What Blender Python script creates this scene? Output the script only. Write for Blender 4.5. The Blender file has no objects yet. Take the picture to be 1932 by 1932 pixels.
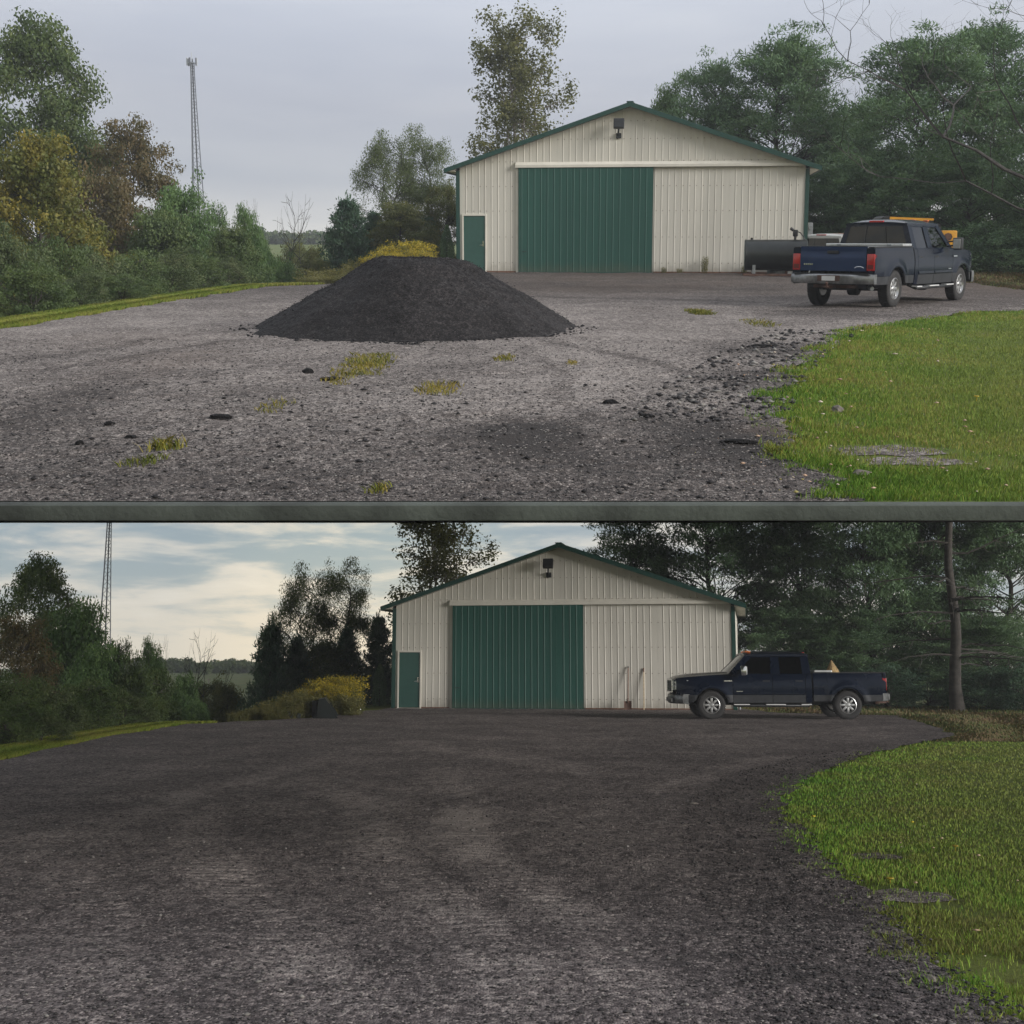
import bpy, bmesh, math, random
import numpy as np
from mathutils import Vector, Matrix
from mathutils import noise as mnoise

S = bpy.context.scene
COL = S.collection
PI = math.pi
R = math.radians
rng = np.random.default_rng(7)
random.seed(7)

# ------------------------------------------------------------------ camera
# two lots are in view: a level one below and, above it, a lot on a tilted terrace
F = 2500.0            # focal length in pixels of a 1932 px frame
PP = 850.0            # row of the lens axis
EYE = 1.55
AL = math.atan(404.5 / F)      # pitch against each lot
cam_d = bpy.data.cameras.new('camera')
cam = bpy.data.objects.new('camera', cam_d)
COL.objects.link(cam)
cam_d.sensor_width = 36.0
cam_d.lens = F / 1932.0 * 36.0
cam_d.shift_y = (PP - 966.0) / 1932.0
cam_d.clip_start = 0.1
cam_d.clip_end = 3000.0
cam.location = (0, 0, EYE)
cam.rotation_euler = (PI / 2 + AL, 0, 0)
S.camera = cam

# ------------------------------------------------------------------ sky, sun, exposure
SUN_EL, SUN_AZ = R(12), R(122)     # azimuth measured from +Y towards +X: behind the camera, to the right
S.view_settings.view_transform = 'Standard'
S.view_settings.look = 'None'
S.view_settings.exposure = 0.14
S.view_settings.gamma = 1.0
S.view_settings.use_curve_mapping = False
wd = bpy.data.worlds.new('World')
S.world = wd
wd.use_nodes = True
nt = wd.node_tree
nt.nodes.clear()


class NT:
    """small node helper"""
    def __init__(s, tree):
        s.t = tree

    def n(s, kind, **kw):
        nd = s.t.nodes.new(kind)
        for k, v in kw.items():
            if k.startswith('i_'):
                nd.inputs[int(k[2:])].default_value = v
            else:
                setattr(nd, k, v)
        return nd

    def l(s, a, b):
        s.t.links.new(a, b)

    def val(s, sock, v):
        if isinstance(v, (int, float)):
            sock.default_value = v
        elif isinstance(v, (tuple, list)):
            sock.default_value = tuple(v) if len(v) == len(sock.default_value) else (*v, 1.0)
        else:
            s.l(v, sock)

    def m(s, op, a, b=0.0, c=None, clamp=False):
        nd = s.n('ShaderNodeMath', operation=op, use_clamp=clamp)
        s.val(nd.inputs[0], a)
        s.val(nd.inputs[1], b)
        if c is not None:
            s.val(nd.inputs[2], c)
        return nd.outputs[0]

    def mix(s, f, a, b, blend='MIX'):
        nd = s.n('ShaderNodeMix', data_type='RGBA', blend_type=blend, clamp_factor=True)
        s.val(nd.inputs[0], f)
        s.val(nd.inputs[6], a)
        s.val(nd.inputs[7], b)
        return nd.outputs[2]

    def ss(s, v, a, b, lo=0.0, hi=1.0):
        nd = s.n('ShaderNodeMapRange', interpolation_type='SMOOTHSTEP')
        s.val(nd.inputs[0], v)
        nd.inputs[1].default_value = a
        nd.inputs[2].default_value = b
        nd.inputs[3].default_value = lo
        nd.inputs[4].default_value = hi
        return nd.outputs[0]

    def noise(s, vec, scale, detail=3.0, rough=0.55, dist=0.0):
        nd = s.n('ShaderNodeTexNoise')
        if vec is not None:
            s.l(vec, nd.inputs['Vector'])
        nd.inputs['Scale'].default_value = scale
        nd.inputs['Detail'].default_value = detail
        nd.inputs['Roughness'].default_value = rough
        nd.inputs['Distortion'].default_value = dist
        return nd.outputs['Fac']

    def map(s, vec, scale=(1, 1, 1), loc=(0, 0, 0), rot=(0, 0, 0)):
        nd = s.n('ShaderNodeMapping')
        s.l(vec, nd.inputs[0])
        nd.inputs['Location'].default_value = loc
        nd.inputs['Rotation'].default_value = rot
        nd.inputs['Scale'].default_value = scale
        return nd.outputs[0]

    def ramp(s, f, stops):
        nd = s.n('ShaderNodeValToRGB')
        s.l(f, nd.inputs[0])
        e = nd.color_ramp.elements
        while len(e) < len(stops):
            e.new(0.5)
        for k, (p, c) in enumerate(stops):
            e[k].position = p
            e[k].color = (*c, 1.0)
        return nd.outputs[0]


w = NT(nt)
STR = 0.1
K = 1.0 / STR
sky = w.n('ShaderNodeTexSky', sky_type='NISHITA', sun_disc=False)
sky.sun_elevation = SUN_EL
sky.sun_rotation = SUN_AZ
tc = w.n('ShaderNodeTexCoord').outputs['Generated']
sep = w.n('ShaderNodeSeparateXYZ')
w.l(tc, sep.inputs[0])
el = w.m('ARCSINE', sep.outputs[2])
eld = w.m('MULTIPLY', el, 180 / PI)
# broken cloud low over the horizon, closing to a grey overcast above
c1 = w.noise(w.map(tc, (3.2, 3.2, 15.0), (0.35, 0.1, 0.0), (0, R(-9), 0)), 2.6, 6.0, 0.56, 0.6)
c2 = w.noise(w.map(tc, (5.0, 5.0, 30.0), (2.0, 1.0, 0.4), (0, R(7), 0)), 3.4, 5.0, 0.6, 0.3)
cl = w.m('ADD', w.m('MULTIPLY', c1, 0.68), w.m('MULTIPLY', c2, 0.32))
lowhaze = w.ss(eld, 0.2, 2.6, 0.13, 0.0)
cf = w.ss(w.m('ADD', cl, lowhaze), 0.42, 0.60)
warm = w.ss(eld, 0.0, 5.0)
ccol = w.mix(warm, (0.86 * K, 0.78 * K, 0.62 * K), (0.82 * K, 0.79 * K, 0.70 * K))
core = w.ss(cl, 0.58, 0.72)
ccol = w.mix(w.m('MULTIPLY', core, 0.5), ccol, (1.0 * K, 0.95 * K, 0.83 * K))
blue = w.mix(0.80, sky.outputs[0], w.mix(w.ss(eld, 0.0, 7.0), (0.46 * K, 0.53 * K, 0.54 * K), (0.29 * K, 0.40 * K, 0.49 * K)))
low = w.mix(cf, blue, ccol)
# the low sun behind thin cloud brightens that part of the sky
gv = w.n('ShaderNodeVectorMath', operation='DOT_PRODUCT')
w.l(tc, gv.inputs[0])
gv.inputs[1].default_value = (math.sin(R(-6)) * math.cos(R(2.2)), math.cos(R(-6)) * math.cos(R(2.2)), math.sin(R(2.2)))
glow = w.ss(gv.outputs['Value'], math.cos(R(9)), 1.0)
low = w.mix(w.m('MULTIPLY', glow, .6), low, w.mix(1.0, low, (1.5, 1.36, 1.12), 'MULTIPLY'))
# overcast
o1 = w.noise(w.map(tc, (1.0, 1.0, 4.5), (0.3, 0, 0)), 2.4, 4.0, 0.5, 0.2)
ov = w.n('ShaderNodeValToRGB')
w.l(w.m('DIVIDE', eld, 90.0), ov.inputs[0])
st = [(0.0, (.60, .60, .59)), (0.2, (.62, .62, .605)), (0.213, (.54, .55, .565)), (0.228, (.425, .455, .51)),
      (0.262, (.435, .463, .535)), (0.31, (.555, .597, .69)), (0.45, (.68, .72, .80)), (1.0, (.84, .87, .93))]
e = ov.color_ramp.elements
while len(e) < len(st):
    e.new(0.5)
for k, (p, c) in enumerate(st):
    e[k].position = p
    e[k].color = (c[0] * K / 10, c[1] * K / 10, c[2] * K / 10, 1)
ovc = w.mix(1.0, ov.outputs[0], (10.0, 10.0, 10.0), 'MULTIPLY')
ovc = w.mix(w.ss(o1, 0.25, 0.75), w.mix(1.0, ovc, (.92, .93, .95), 'MULTIPLY'), w.mix(1.0, ovc, (1.13, 1.11, 1.07), 'MULTIPLY'))
o2 = w.noise(w.map(tc, (2.0, 2.0, 14.0), (0.9, 0.2, 0)), 3.0, 5.0, 0.55, 0.4)
ovc = w.mix(w.ss(o2, 0.35, 0.7), ovc, w.mix(1.0, ovc, (1.07, 1.06, 1.04), 'MULTIPLY'))
allc = w.mix(w.ss(eld, 9.0, 15.0), low, ovc)
bg = w.n('ShaderNodeBackground')
w.l(allc, bg.inputs[0])
bg.inputs[1].default_value = STR
wo = w.n('ShaderNodeOutputWorld')
w.l(bg.outputs[0], wo.inputs[0])

sun_d = bpy.data.lights.new('sun', 'SUN')
sun_d.energy = 4.0
sun_d.angle = R(22)
sun_d.color = (1.0, 0.965, 0.92)
sun = bpy.data.objects.new('sun', sun_d)
COL.objects.link(sun)
sd = Vector((math.sin(SUN_AZ) * math.cos(SUN_EL), math.cos(SUN_AZ) * math.cos(SUN_EL), math.sin(SUN_EL)))
sun.rotation_euler = sd.to_track_quat('Z', 'Y').to_euler()


# ------------------------------------------------------------------ the two lots
def smooth(a, b, v):
    t = np.clip((v - a) / (b - a), 0, 1)
    return t * t * (3 - 2 * t)


def fbm(x, y, s, seed=0.0, octv=3):
    x = np.asarray(x, float); y = np.asarray(y, float)
    out = np.zeros(np.broadcast(x, y).shape)
    a = 1.0
    for k in range(octv):
        q = 1.0
        for j in range(4):
            an = seed * 1.7 + j * 1.9 + k * 0.7
            out = out + a * 0.25 * np.sin((x * math.cos(an) + y * math.sin(an)) * s * (1 + .37 * j) + seed * 3.1 + j * 2.3 +
                                          1.3 * np.sin((x * math.sin(an + 1) - y * math.cos(an + 1)) * s * .8 + j))
        s *= 2.1
        a *= 0.5
    return out


class Lot:
    def __init__(s, M, al, g):
        s.M, s.al, s.g = M, al, g

    def ray(s, px, row):
        u, v = (px - 966.0) / F, (PP - row) / F
        ca, sa = math.cos(s.al), math.sin(s.al)
        return u, ca - v * sa, sa + v * ca

    def at(s, px, row, Y):
        d = s.ray(px, row)
        t = Y / d[1]
        return Vector((d[0] * t, Y, EYE + d[2] * t))

    def gp(s, px, row, dz=0.0):
        d = s.ray(px, row)
        z = 0.0
        for _ in range(30):
            t = (z - EYE) / d[2]
            z += 0.6 * (float(s.g(d[0] * t, d[1] * t)) - z)
        return Vector((d[0] * t, d[1] * t, z + dz))

    def gz(s, x, y):
        return float(s.g(np.float64(x), np.float64(y)))


def g_up(x, y):
    x = np.asarray(x, float); y = np.asarray(y, float)
    z = .27 * smooth(35, 45.5, y) * smooth(-6.5, -2.5, x)
    d = np.clip((-10.1 + (y - 24) * .082) - x, 0, 60)
    z = z - 2.6 * (1 - np.exp(-d * .22)) * (1 - smooth(110, 240, y))
    wx = 1 - smooth(-8.0, -5.6, x)
    z = z - wx * 3.0 * (1 - np.exp(-np.clip(y - 43, 0, 200) * .12)) * (1 - smooth(110, 240, y))
    z = z - smooth(52, 80, y) * 1.2 * (1 - wx) * (1 - smooth(110, 240, y))
    return z


def g_lo(x, y):
    x = np.asarray(x, float); y = np.asarray(y, float)
    d = np.clip(-10.1 - x, 0, 60)
    z = -2.6 * (1 - np.exp(-d * .22)) * (1 - smooth(110, 240, y))
    wx = 1 - smooth(-9.5, -7.6, x)
    z = z - wx * 3.0 * (1 - np.exp(-np.clip(y - 36, 0, 200) * .12)) * (1 - smooth(110, 240, y))
    z = z - smooth(52, 80, y) * 1.2 * (1 - wx) * (1 - smooth(110, 240, y))
    return z


LO = Lot(Matrix.Identity(4), AL, g_lo)
UP = Lot(Matrix.Translation((0, 0, EYE)) @ Matrix.Rotation(2 * AL, 4, 'X') @ Matrix.Translation((0, 0, -EYE)), -AL, g_up)


# ------------------------------------------------------------------ mesh helpers
class MB:
    def __init__(s):
        s.v, s.f = [], []

    def add(s, vs, fs):
        o = len(s.v)
        s.v += [tuple(p) for p in vs]
        s.f += [tuple(i + o for i in f) for f in fs]
        return s

    def box(s, x0, x1, y0, y1, z0, z1, bev=0.0, M=None):
        bm = bmesh.new()
        bmesh.ops.create_cube(bm, size=1.0)
        for v in bm.verts:
            v.co = ((x0 + x1) / 2 + v.co.x * (x1 - x0), (y0 + y1) / 2 + v.co.y * (y1 - y0), (z0 + z1) / 2 + v.co.z * (z1 - z0))
        if bev:
            bmesh.ops.bevel(bm, geom=bm.edges[:], offset=bev, segments=2, affect='EDGES', profile=0.6)
        s.frombm(bm, M)
        return s

    def frombm(s, bm, M=None):
        bm.verts.index_update()
        vs = [(M @ v.co) if M else v.co.copy() for v in bm.verts]
        s.add(vs, [[v.index for v in f.verts] for f in bm.faces])
        bm.free()

    def tube(s, pts, rad, n=6, cap=True):
        pts = [Vector(p) for p in pts]
        if isinstance(rad, (int, float)):
            rad = [rad] * len(pts)
        o = len(s.v)
        prev = None
        for i, p in enumerate(pts):
            a = pts[max(i - 1, 0)]
            b = pts[min(i + 1, len(pts) - 1)]
            t = (b - a)
            t = t.normalized() if t.length > 1e-9 else Vector((0, 0, 1))
            if prev is None:
                x = t.orthogonal().normalized()
            else:
                x = (prev - t * prev.dot(t))
                x = x.normalized() if x.length > 1e-6 else t.orthogonal().normalized()
            prev = x
            y = t.cross(x)
            for k in range(n):
                a_ = 2 * PI * k / n
                s.v.append(tuple(p + (x * math.cos(a_) + y * math.sin(a_)) * rad[i]))
        for i in range(len(pts) - 1):
            for k in range(n):
                k2 = (k + 1) % n
                s.f.append((o + i * n + k, o + i * n + k2, o + (i + 1) * n + k2, o + (i + 1) * n + k))
        if cap:
            s.f.append(tuple(o + k for k in range(n))[::-1])
            s.f.append(tuple(o + (len(pts) - 1) * n + k for k in range(n)))
        return s

    def lathe(s, prof, n=24, axis='Y', c=(0, 0, 0)):
        """prof: list of (radius, along)"""
        o = len(s.v)
        for r_, a in prof:
            for k in range(n):
                t = 2 * PI * k / n
                p = (r_ * math.cos(t), a, r_ * math.sin(t)) if axis == 'Y' else ((r_ * math.cos(t), r_ * math.sin(t), a) if axis == 'Z' else (a, r_ * math.cos(t), r_ * math.sin(t)))
                s.v.append((p[0] + c[0], p[1] + c[1], p[2] + c[2]))
        for i in range(len(prof) - 1):
            for k in range(n):
                k2 = (k + 1) % n
                s.f.append((o + i * n + k, o + i * n + k2, o + (i + 1) * n + k2, o + (i + 1) * n + k))
        return s

    def grid(s, P):
        """P[i][j] points"""
        o = len(s.v)
        m = len(P[0])
        for row in P:
            s.v += [tuple(p) for p in row]
        for i in range(len(P) - 1):
            for j in range(m - 1):
                s.f.append((o + i * m + j, o + (i + 1) * m + j, o + (i + 1) * m + j + 1, o + i * m + j + 1))
        return s

    def shell(s, P, off):
        """grid P plus rim going to P+off (gives a panel visible thickness)"""
        s.grid(P)
        n, m = len(P), len(P[0])
        loop = [P[0][j] for j in range(m)] + [P[i][m - 1] for i in range(1, n)] + [P[n - 1][j] for j in range(m - 2, -1, -1)] + [P[i][0] for i in range(n - 2, 0, -1)]
        o = len(s.v)
        L = len(loop)
        off = Vector(off)
        s.v += [tuple(p) for p in loop] + [tuple(Vector(p) + off) for p in loop]
        for k in range(L):
            k2 = (k + 1) % L
            s.f.append((o + k, o + k2, o + L + k2, o + L + k))
        return s

    def prism(s, poly, fn, a, b):
        """polygon (2d) extruded between a and b; fn(u,v,t) -> xyz"""
        n = len(poly)
        o = len(s.v)
        s.v += [tuple(fn(u, v, a)) for u, v in poly] + [tuple(fn(u, v, b)) for u, v in poly]
        s.f.append(tuple(range(o, o + n)))
        s.f.append(tuple(range(o + 2 * n - 1, o + n - 1, -1)))
        for k in range(n):
            k2 = (k + 1) % n
            s.f.append((o + k2, o + k, o + n + k, o + n + k2))
        return s

    def mesh(s, name, smoothed=False, fix=True):
        me = bpy.data.meshes.new(name)
        me.from_pydata(s.v, [], s.f)
        if fix:
            bm = bmesh.new()
            bm.from_mesh(me)
            bmesh.ops.recalc_face_normals(bm, faces=bm.faces[:])
            bm.to_mesh(me)
            bm.free()
        if smoothed:
            me.shade_smooth() if hasattr(me, 'shade_smooth') else None
            try:
                me.set_sharp_from_angle(angle=R(35 if smoothed is True else smoothed))
            except Exception:
                pass
        me.update()
        return me


def link(name, me, mat=None, parent=None, M=None):
    o = bpy.data.objects.new(name, me)
    COL.objects.link(o)
    if mat is not None and me is not None and len(me.materials) == 0:
        me.materials.append(mat)
    if parent is not None:
        o.parent = parent
    if M is not None:
        o.matrix_world = M
    return o


def part(name, mb, mat, parent, sm=False, label=None, stuff=False):
    o = link(name, mb.mesh(name, sm), mat, parent)
    if label:
        o['label'] = label
    if stuff:
        o['kind'] = 'stuff'
    return o


def tag(o, label, cat=None, group=None):
    o['label'] = label
    if cat:
        o['category'] = cat
    if group:
        o['group'] = group
    return o


def thing(name, label, cat, W, loc, rz=0.0, group=None, sc=None):
    o = bpy.data.objects.new(name, None)
    o.empty_display_size = 0.2
    COL.objects.link(o)
    o.matrix_world = W.M @ Matrix.Translation(loc) @ Matrix.Rotation(rz, 4, 'Z') @ (Matrix.Diagonal((*sc, 1)) if sc else Matrix.Identity(4))
    return tag(o, label, cat, group)


def solo(name, mb, mat, label, cat, W, loc=(0, 0, 0), rz=0.0, group=None, sm=False):
    o = link(name, mb.mesh(name, sm), mat, None, W.M @ Matrix.Translation(loc) @ Matrix.Rotation(rz, 4, 'Z'))
    return tag(o, label, cat, group)


def struct(name, me, mat, W, kind='structure'):
    o = link(name, me, mat, None, W.M)
    o['kind'] = kind
    return o


def dup(root, M, label, group=None, mats=None):
    def cp(o, par):
        c = o.copy()
        COL.objects.link(c)
        if par is not None:
            c.parent = par
            c.matrix_parent_inverse = o.matrix_parent_inverse.copy()
        for ch in o.children:
            cp(ch, c)
        if mats and c.type == 'MESH':
            sl = c.material_slots[0]
            old = o.material_slots[0].material
            if old in mats:
                sl.link = 'OBJECT'
                sl.material = mats[old]
        return c
    r = cp(root, None)
    r.matrix_world = M
    r['label'] = label
    if group:
        r['group'] = group
    elif 'group' in r:
        del r['group']
    return r


# ------------------------------------------------------------------ materials
def new_mat(name):
    m = bpy.data.materials.new(name)
    m.use_nodes = True
    t = NT(m.node_tree)
    b = m.node_tree.nodes['Principled BSDF']
    return m, t, b


def mat_plain(name, col, rough=0.6, metal=0.0, var=0.12, scale=6.0, bump=0.0, coat=0.0, spec=0.5, bscale=40.0):
    m, t, b = new_mat(name)
    co = t.n('ShaderNodeTexCoord').outputs['Object']
    nz = t.noise(co, scale, 4.0, 0.6)
    c = t.mix(t.ss(nz, 0.3, 0.7), tuple(k * (1 - var) for k in col), tuple(min(1, k * (1 + var)) for k in col))
    t.l(c, b.inputs['Base Color'])
    b.inputs['Roughness'].default_value = rough
    b.inputs['Metallic'].default_value = metal
    b.inputs['Coat Weight'].default_value = coat
    b.inputs['Coat Roughness'].default_value = 0.06
    b.inputs['Specular IOR Level'].default_value = spec
    if bump:
        bn = t.n('ShaderNodeBump')
        bn.inputs['Strength'].default_value = bump
        bn.inputs['Distance'].default_value = 0.01
        t.l(t.noise(co, bscale, 3.0), bn.inputs['Height'])
        t.l(bn.outputs[0], b.inputs['Normal'])
    return m


def mat_siding(name, col, dirt=0.35):
    m, t, b = new_mat(name)
    co = t.n('ShaderNodeTexCoord').outputs['Object']
    n1 = t.noise(t.map(co, (1.2, 1.2, .25)), 1.0, 4.0, 0.6)
    c = t.mix(t.ss(n1, 0.3, 0.75), tuple(k * .93 for k in col), tuple(k * 1.05 for k in col))
    # rain streaks and soil splashed on the foot of the sheet
    sp = t.n('ShaderNodeSeparateXYZ')
    t.l(co, sp.inputs[0])
    st = t.noise(t.map(co, (14, 14, .5)), 1.0, 3.0, 0.6)
    ft = t.m('MULTIPLY', t.ss(t.m('ADD', sp.outputs[2], t.m('MULTIPLY', t.noise(co, 5.0, 4.0), -.5)), -.25, .22, 1.0, 0.0), dirt)
    c = t.mix(t.m('MULTIPLY', t.ss(st, .52, .75), dirt * .5), c, tuple(k * .62 for k in col))
    c = t.mix(ft, c, (.12, .095, .06))
    oi = t.n('ShaderNodeObjectInfo')
    c = t.mix(t.m('MULTIPLY', oi.outputs['Random'], .5), c, t.mix(1.0, c, (.86, .87, .88), 'MULTIPLY'))
    n5 = t.noise(co, .7, 3.0)
    wv = t.n('ShaderNodeBump')
    wv.inputs['Strength'].default_value = .35
    wv.inputs['Distance'].default_value = .03
    t.l(n5, wv.inputs['Height'])
    t.l(wv.outputs[0], b.inputs['Normal'])
    t.l(c, b.inputs['Base Color'])
    b.inputs['Roughness'].default_value = 0.5
    b.inputs['Specular IOR Level'].default_value = 0.35
    return m


def mat_leaf(name, cols, trans=0.3, rough=0.55, clump=0.9):
    """leaf colour varies leaf by leaf, clump by clump and tree by tree"""
    m, t, b = new_mat(name)
    geo = t.n('ShaderNodeNewGeometry')
    oi = t.n('ShaderNodeObjectInfo')
    co = t.n('ShaderNodeTexCoord').outputs['Object']
    n = t.noise(co, clump, 2.0)
    f = t.m('ADD', t.m('MULTIPLY', geo.outputs['Random Per Island'], .24), t.m('MULTIPLY', t.ss(n, .3, .7), .58))
    f = t.m('ADD', f, t.m('MULTIPLY', oi.outputs['Random'], .13), clamp=True)
    k = len(cols)
    c = t.ramp(f, [((i + .0) / max(1, k - 1), cc) for i, cc in enumerate(cols)])
    t.l(c, b.inputs['Base Color'])
    b.inputs['Roughness'].default_value = rough
    b.inputs['Specular IOR Level'].default_value = 0.3
    tr = t.n('ShaderNodeBsdfTranslucent')
    t.l(t.mix(1.0, c, (1.3, 1.35, .7), 'MULTIPLY'), tr.inputs[0])
    mx = t.n('ShaderNodeMixShader')
    mx.inputs[0].default_value = trans
    t.l(b.outputs[0], mx.inputs[1])
    t.l(tr.outputs[0], mx.inputs[2])
    t.l(mx.outputs[0], m.node_tree.nodes['Material Output'].inputs[0])
    return m


def mat_glass(name, tint=(.10, .12, .12), rough=0.02):
    m, t, b = new_mat(name)
    m.node_tree.nodes.remove(b)
    tr = t.n('ShaderNodeBsdfTransparent')
    tr.inputs[0].default_value = (*tint, 1)
    gl = t.n('ShaderNodeBsdfGlossy')
    gl.inputs[0].default_value = (.95, .97, 1, 1)
    gl.inputs[1].default_value = rough
    fr = t.n('ShaderNodeFresnel')
    fr.inputs[0].default_value = 1.42
    mx = t.n('ShaderNodeMixShader')
    t.l(t.m('MULTIPLY', fr.outputs[0], 1.3, clamp=True), mx.inputs[0])
    t.l(tr.outputs[0], mx.inputs[1])
    t.l(gl.outputs[0], mx.inputs[2])
    t.l(mx.outputs[0], m.node_tree.nodes['Material Output'].inputs[0])
    return m


def mat_gravel(name, dark, mid, pale, grain=55.0, tracks=False):
    """aggregate: stones of many greys; attribute 'tone' carries the worn and the dark patches"""
    m, t, b = new_mat(name)
    co = t.n('ShaderNodeTexCoord').outputs['Object']
    vo = t.n('ShaderNodeTexVoronoi')
    vo.inputs['Scale'].default_value = grain
    vo.inputs['Randomness'].default_value = 1.0
    t.l(t.map(co, (1, .62, 1)), vo.inputs['Vector'])
    vs = t.n('ShaderNodeSeparateColor')
    t.l(vo.outputs['Color'], vs.inputs[0])
    big = t.n('ShaderNodeTexVoronoi')
    big.inputs['Scale'].default_value = grain * .36
    t.l(t.map(co, (1, .62, 1)), big.inputs['Vector'])
    bs = t.n('ShaderNodeSeparateColor')
    t.l(big.outputs['Color'], bs.inputs[0])
    f = t.m('ADD', t.m('MULTIPLY', vs.outputs[0], .62), t.m('MULTIPLY', bs.outputs[0], .38))
    at = t.n('ShaderNodeAttribute', attribute_name='tone')
    n1 = t.noise(co, .55, 5.0, .62)
    n2 = t.noise(co, 3.4, 5.0, .65)
    tone = t.m('ADD', at.outputs['Fac'], t.m('MULTIPLY', t.m('SUBTRACT', n1, .5), .85))
    tone = t.m('ADD', tone, t.m('MULTIPLY', t.m('SUBTRACT', n2, .5), .35))
    n3 = t.noise(t.map(co, (1, .45, 1)), 17.0, 3.0, .75)
    n4 = t.noise(t.map(co, (1, .35, 1)), 6.0, 3.0, .7)
    f = t.m('ADD', f, t.m('MULTIPLY', t.m('SUBTRACT', n3, .5), 1.0))
    f = t.m('ADD', f, t.m('MULTIPLY', t.m('SUBTRACT', n4, .5), .35))
    f = t.m('ADD', f, t.m('MULTIPLY', t.m('SUBTRACT', tone, .5), .95), clamp=True)
    c = t.ramp(f, [(0.0, tuple(k * .5 for k in dark)), (.32, dark), (.6, mid), (.86, pale), (1.0, tuple(k * 1.35 for k in pale))])
    fleck = t.m('GREATER_THAN', vs.outputs[1], .955)
    c = t.mix(t.m('MULTIPLY', fleck, .6), c, tuple(k * 1.5 for k in pale))
    at2 = t.n('ShaderNodeAttribute', attribute_name='soil')
    c = t.mix(at2.outputs['Fac'], c, (.105, .075, .058))
    t.l(c, b.inputs['Base Color'])
    b.inputs['Roughness'].default_value = 0.85
    b.inputs['Specular IOR Level'].default_value = 0.25
    bn = t.n('ShaderNodeBump')
    bn.inputs['Strength'].default_value = 0.9
    bn.inputs['Distance'].default_value = 0.009
    h = t.m('ADD', t.m('MULTIPLY', vo.outputs['Distance'], -1.0), t.m('MULTIPLY', n2, .8))
    h = t.m('ADD', h, t.m('MULTIPLY', big.outputs['Distance'], -.8))
    if tracks:
        at3 = t.n('ShaderNodeAttribute', attribute_name='track')
        wv = t.n('ShaderNodeTexWave', wave_type='BANDS', bands_direction='Y')
        wv.inputs['Scale'].default_value = 2.7
        wv.inputs['Distortion'].default_value = 1.2
        wv.inputs['Detail'].default_value = 2.0
        wv.inputs['Detail Scale'].default_value = 1.5
        t.l(t.map(co, (.12, 1, 1)), wv.inputs['Vector'])
        h = t.m('ADD', h, t.m('MULTIPLY', t.m('MULTIPLY', wv.outputs['Fac'], at3.outputs["Fac"]), 1.3))
    t.l(h, bn.inputs['Height'])
    t.l(bn.outputs[0], b.inputs['Normal'])
    return m


def mat_turf(name):
    m, t, b = new_mat(name)
    co = t.n('ShaderNodeTexCoord').outputs['Object']
    n1 = t.noise(co, .5, 4.0, .6)
    n2 = t.noise(t.map(co, (1, .5, 1)), 9.0, 5.0, .7)
    n3 = t.noise(co, 70.0, 3.0, .7)
    c = t.ramp(n1, [(0.3, (.08, .125, .022)), (.5, (.125, .17, .033)), (.68, (.165, .16, .046))])
    c = t.mix(t.ss(n2, .45, .75), c, (.09, .085, .03))
    c = t.mix(t.m('MULTIPLY', t.ss(n3, .4, .7), .6), c, t.mix(1.0, c, (.45, .5, .4), 'MULTIPLY'))
    t.l(c, b.inputs['Base Color'])
    b.inputs['Roughness'].default_value = 0.8
    b.inputs['Specular IOR Level'].default_value = 0.15
    bn = t.n('ShaderNodeBump')
    bn.inputs['Strength'].default_value = 0.8
    bn.inputs['Distance'].default_value = 0.03
    t.l(t.m('ADD', n3, n2), bn.inputs['Height'])
    t.l(bn.outputs[0], b.inputs['Normal'])
    return m


def mat_attr(name, rough=0.7, trans=0.25):
    m, t, b = new_mat(name)
    a = t.n('ShaderNodeAttribute', attribute_name='tint')
    t.l(a.outputs['Color'], b.inputs['Base Color'])
    b.inputs['Roughness'].default_value = rough
    b.inputs['Specular IOR Level'].default_value = 0.2
    if trans:
        tr = t.n('ShaderNodeBsdfTranslucent')
        t.l(a.outputs['Color'], tr.inputs[0])
        mx = t.n('ShaderNodeMixShader')
        mx.inputs[0].default_value = trans
        t.l(b.outputs[0], mx.inputs[1])
        t.l(tr.outputs[0], mx.inputs[2])
        t.l(mx.outputs[0], m.node_tree.nodes['Material Output'].inputs[0])
    return m


M = {}
M['cream'] = mat_siding('cream_steel', (.61, .583, .522))
M['green'] = mat_siding('green_steel', (.022, .085, .068), .3)
M['gtrim'] = mat_plain('green_trim', (.014, .056, .046), .45)
M['gdoor'] = mat_plain('green_door_paint', (.035, .095, .08), .45, var=.06)
M['white'] = mat_plain('white_trim', (.66, .63, .56), .5, var=.07, scale=2.0)
M['roof'] = mat_plain('roof_steel', (.015, .05, .043), .45)
M['soffit'] = mat_plain('soffit', (.6, .56, .48), .6)
M['black'] = mat_plain('black_plastic', (.014, .015, .017), .5, bump=.1)
M['rubber'] = mat_plain('tyre_rubber', (.022, .021, .021), .85, bump=.3, bscale=90)
M['steel'] = mat_plain('galvanised_steel', (.33, .35, .37), .45, .8)
M['chrome'] = mat_plain('chrome', (.72, .73, .75), .16, 1.0, var=.04)
M['bumper'] = mat_plain('dulled_chrome', (.22, .225, .23), .38, .75, var=.35, scale=5.0)
M['mast'] = mat_plain('mast_steel', (.12, .13, .155), .6, .3)
M['alloy'] = mat_plain('alloy_wheel', (.52, .52, .52), .32, .85)
M['paint'] = mat_plain('navy_paint', (.0034, .0078, .0205), .20, .25, var=.06, scale=2.0, coat=.12, spec=.25)
M['tailgate'] = mat_plain('navy_paint_sky_tint', (.012, .030, .085), .34, .2, var=.06, scale=2.0, coat=.1, spec=.3)  # body navy made bluer and lighter: sky reflection painted into the tailgate colour
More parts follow.
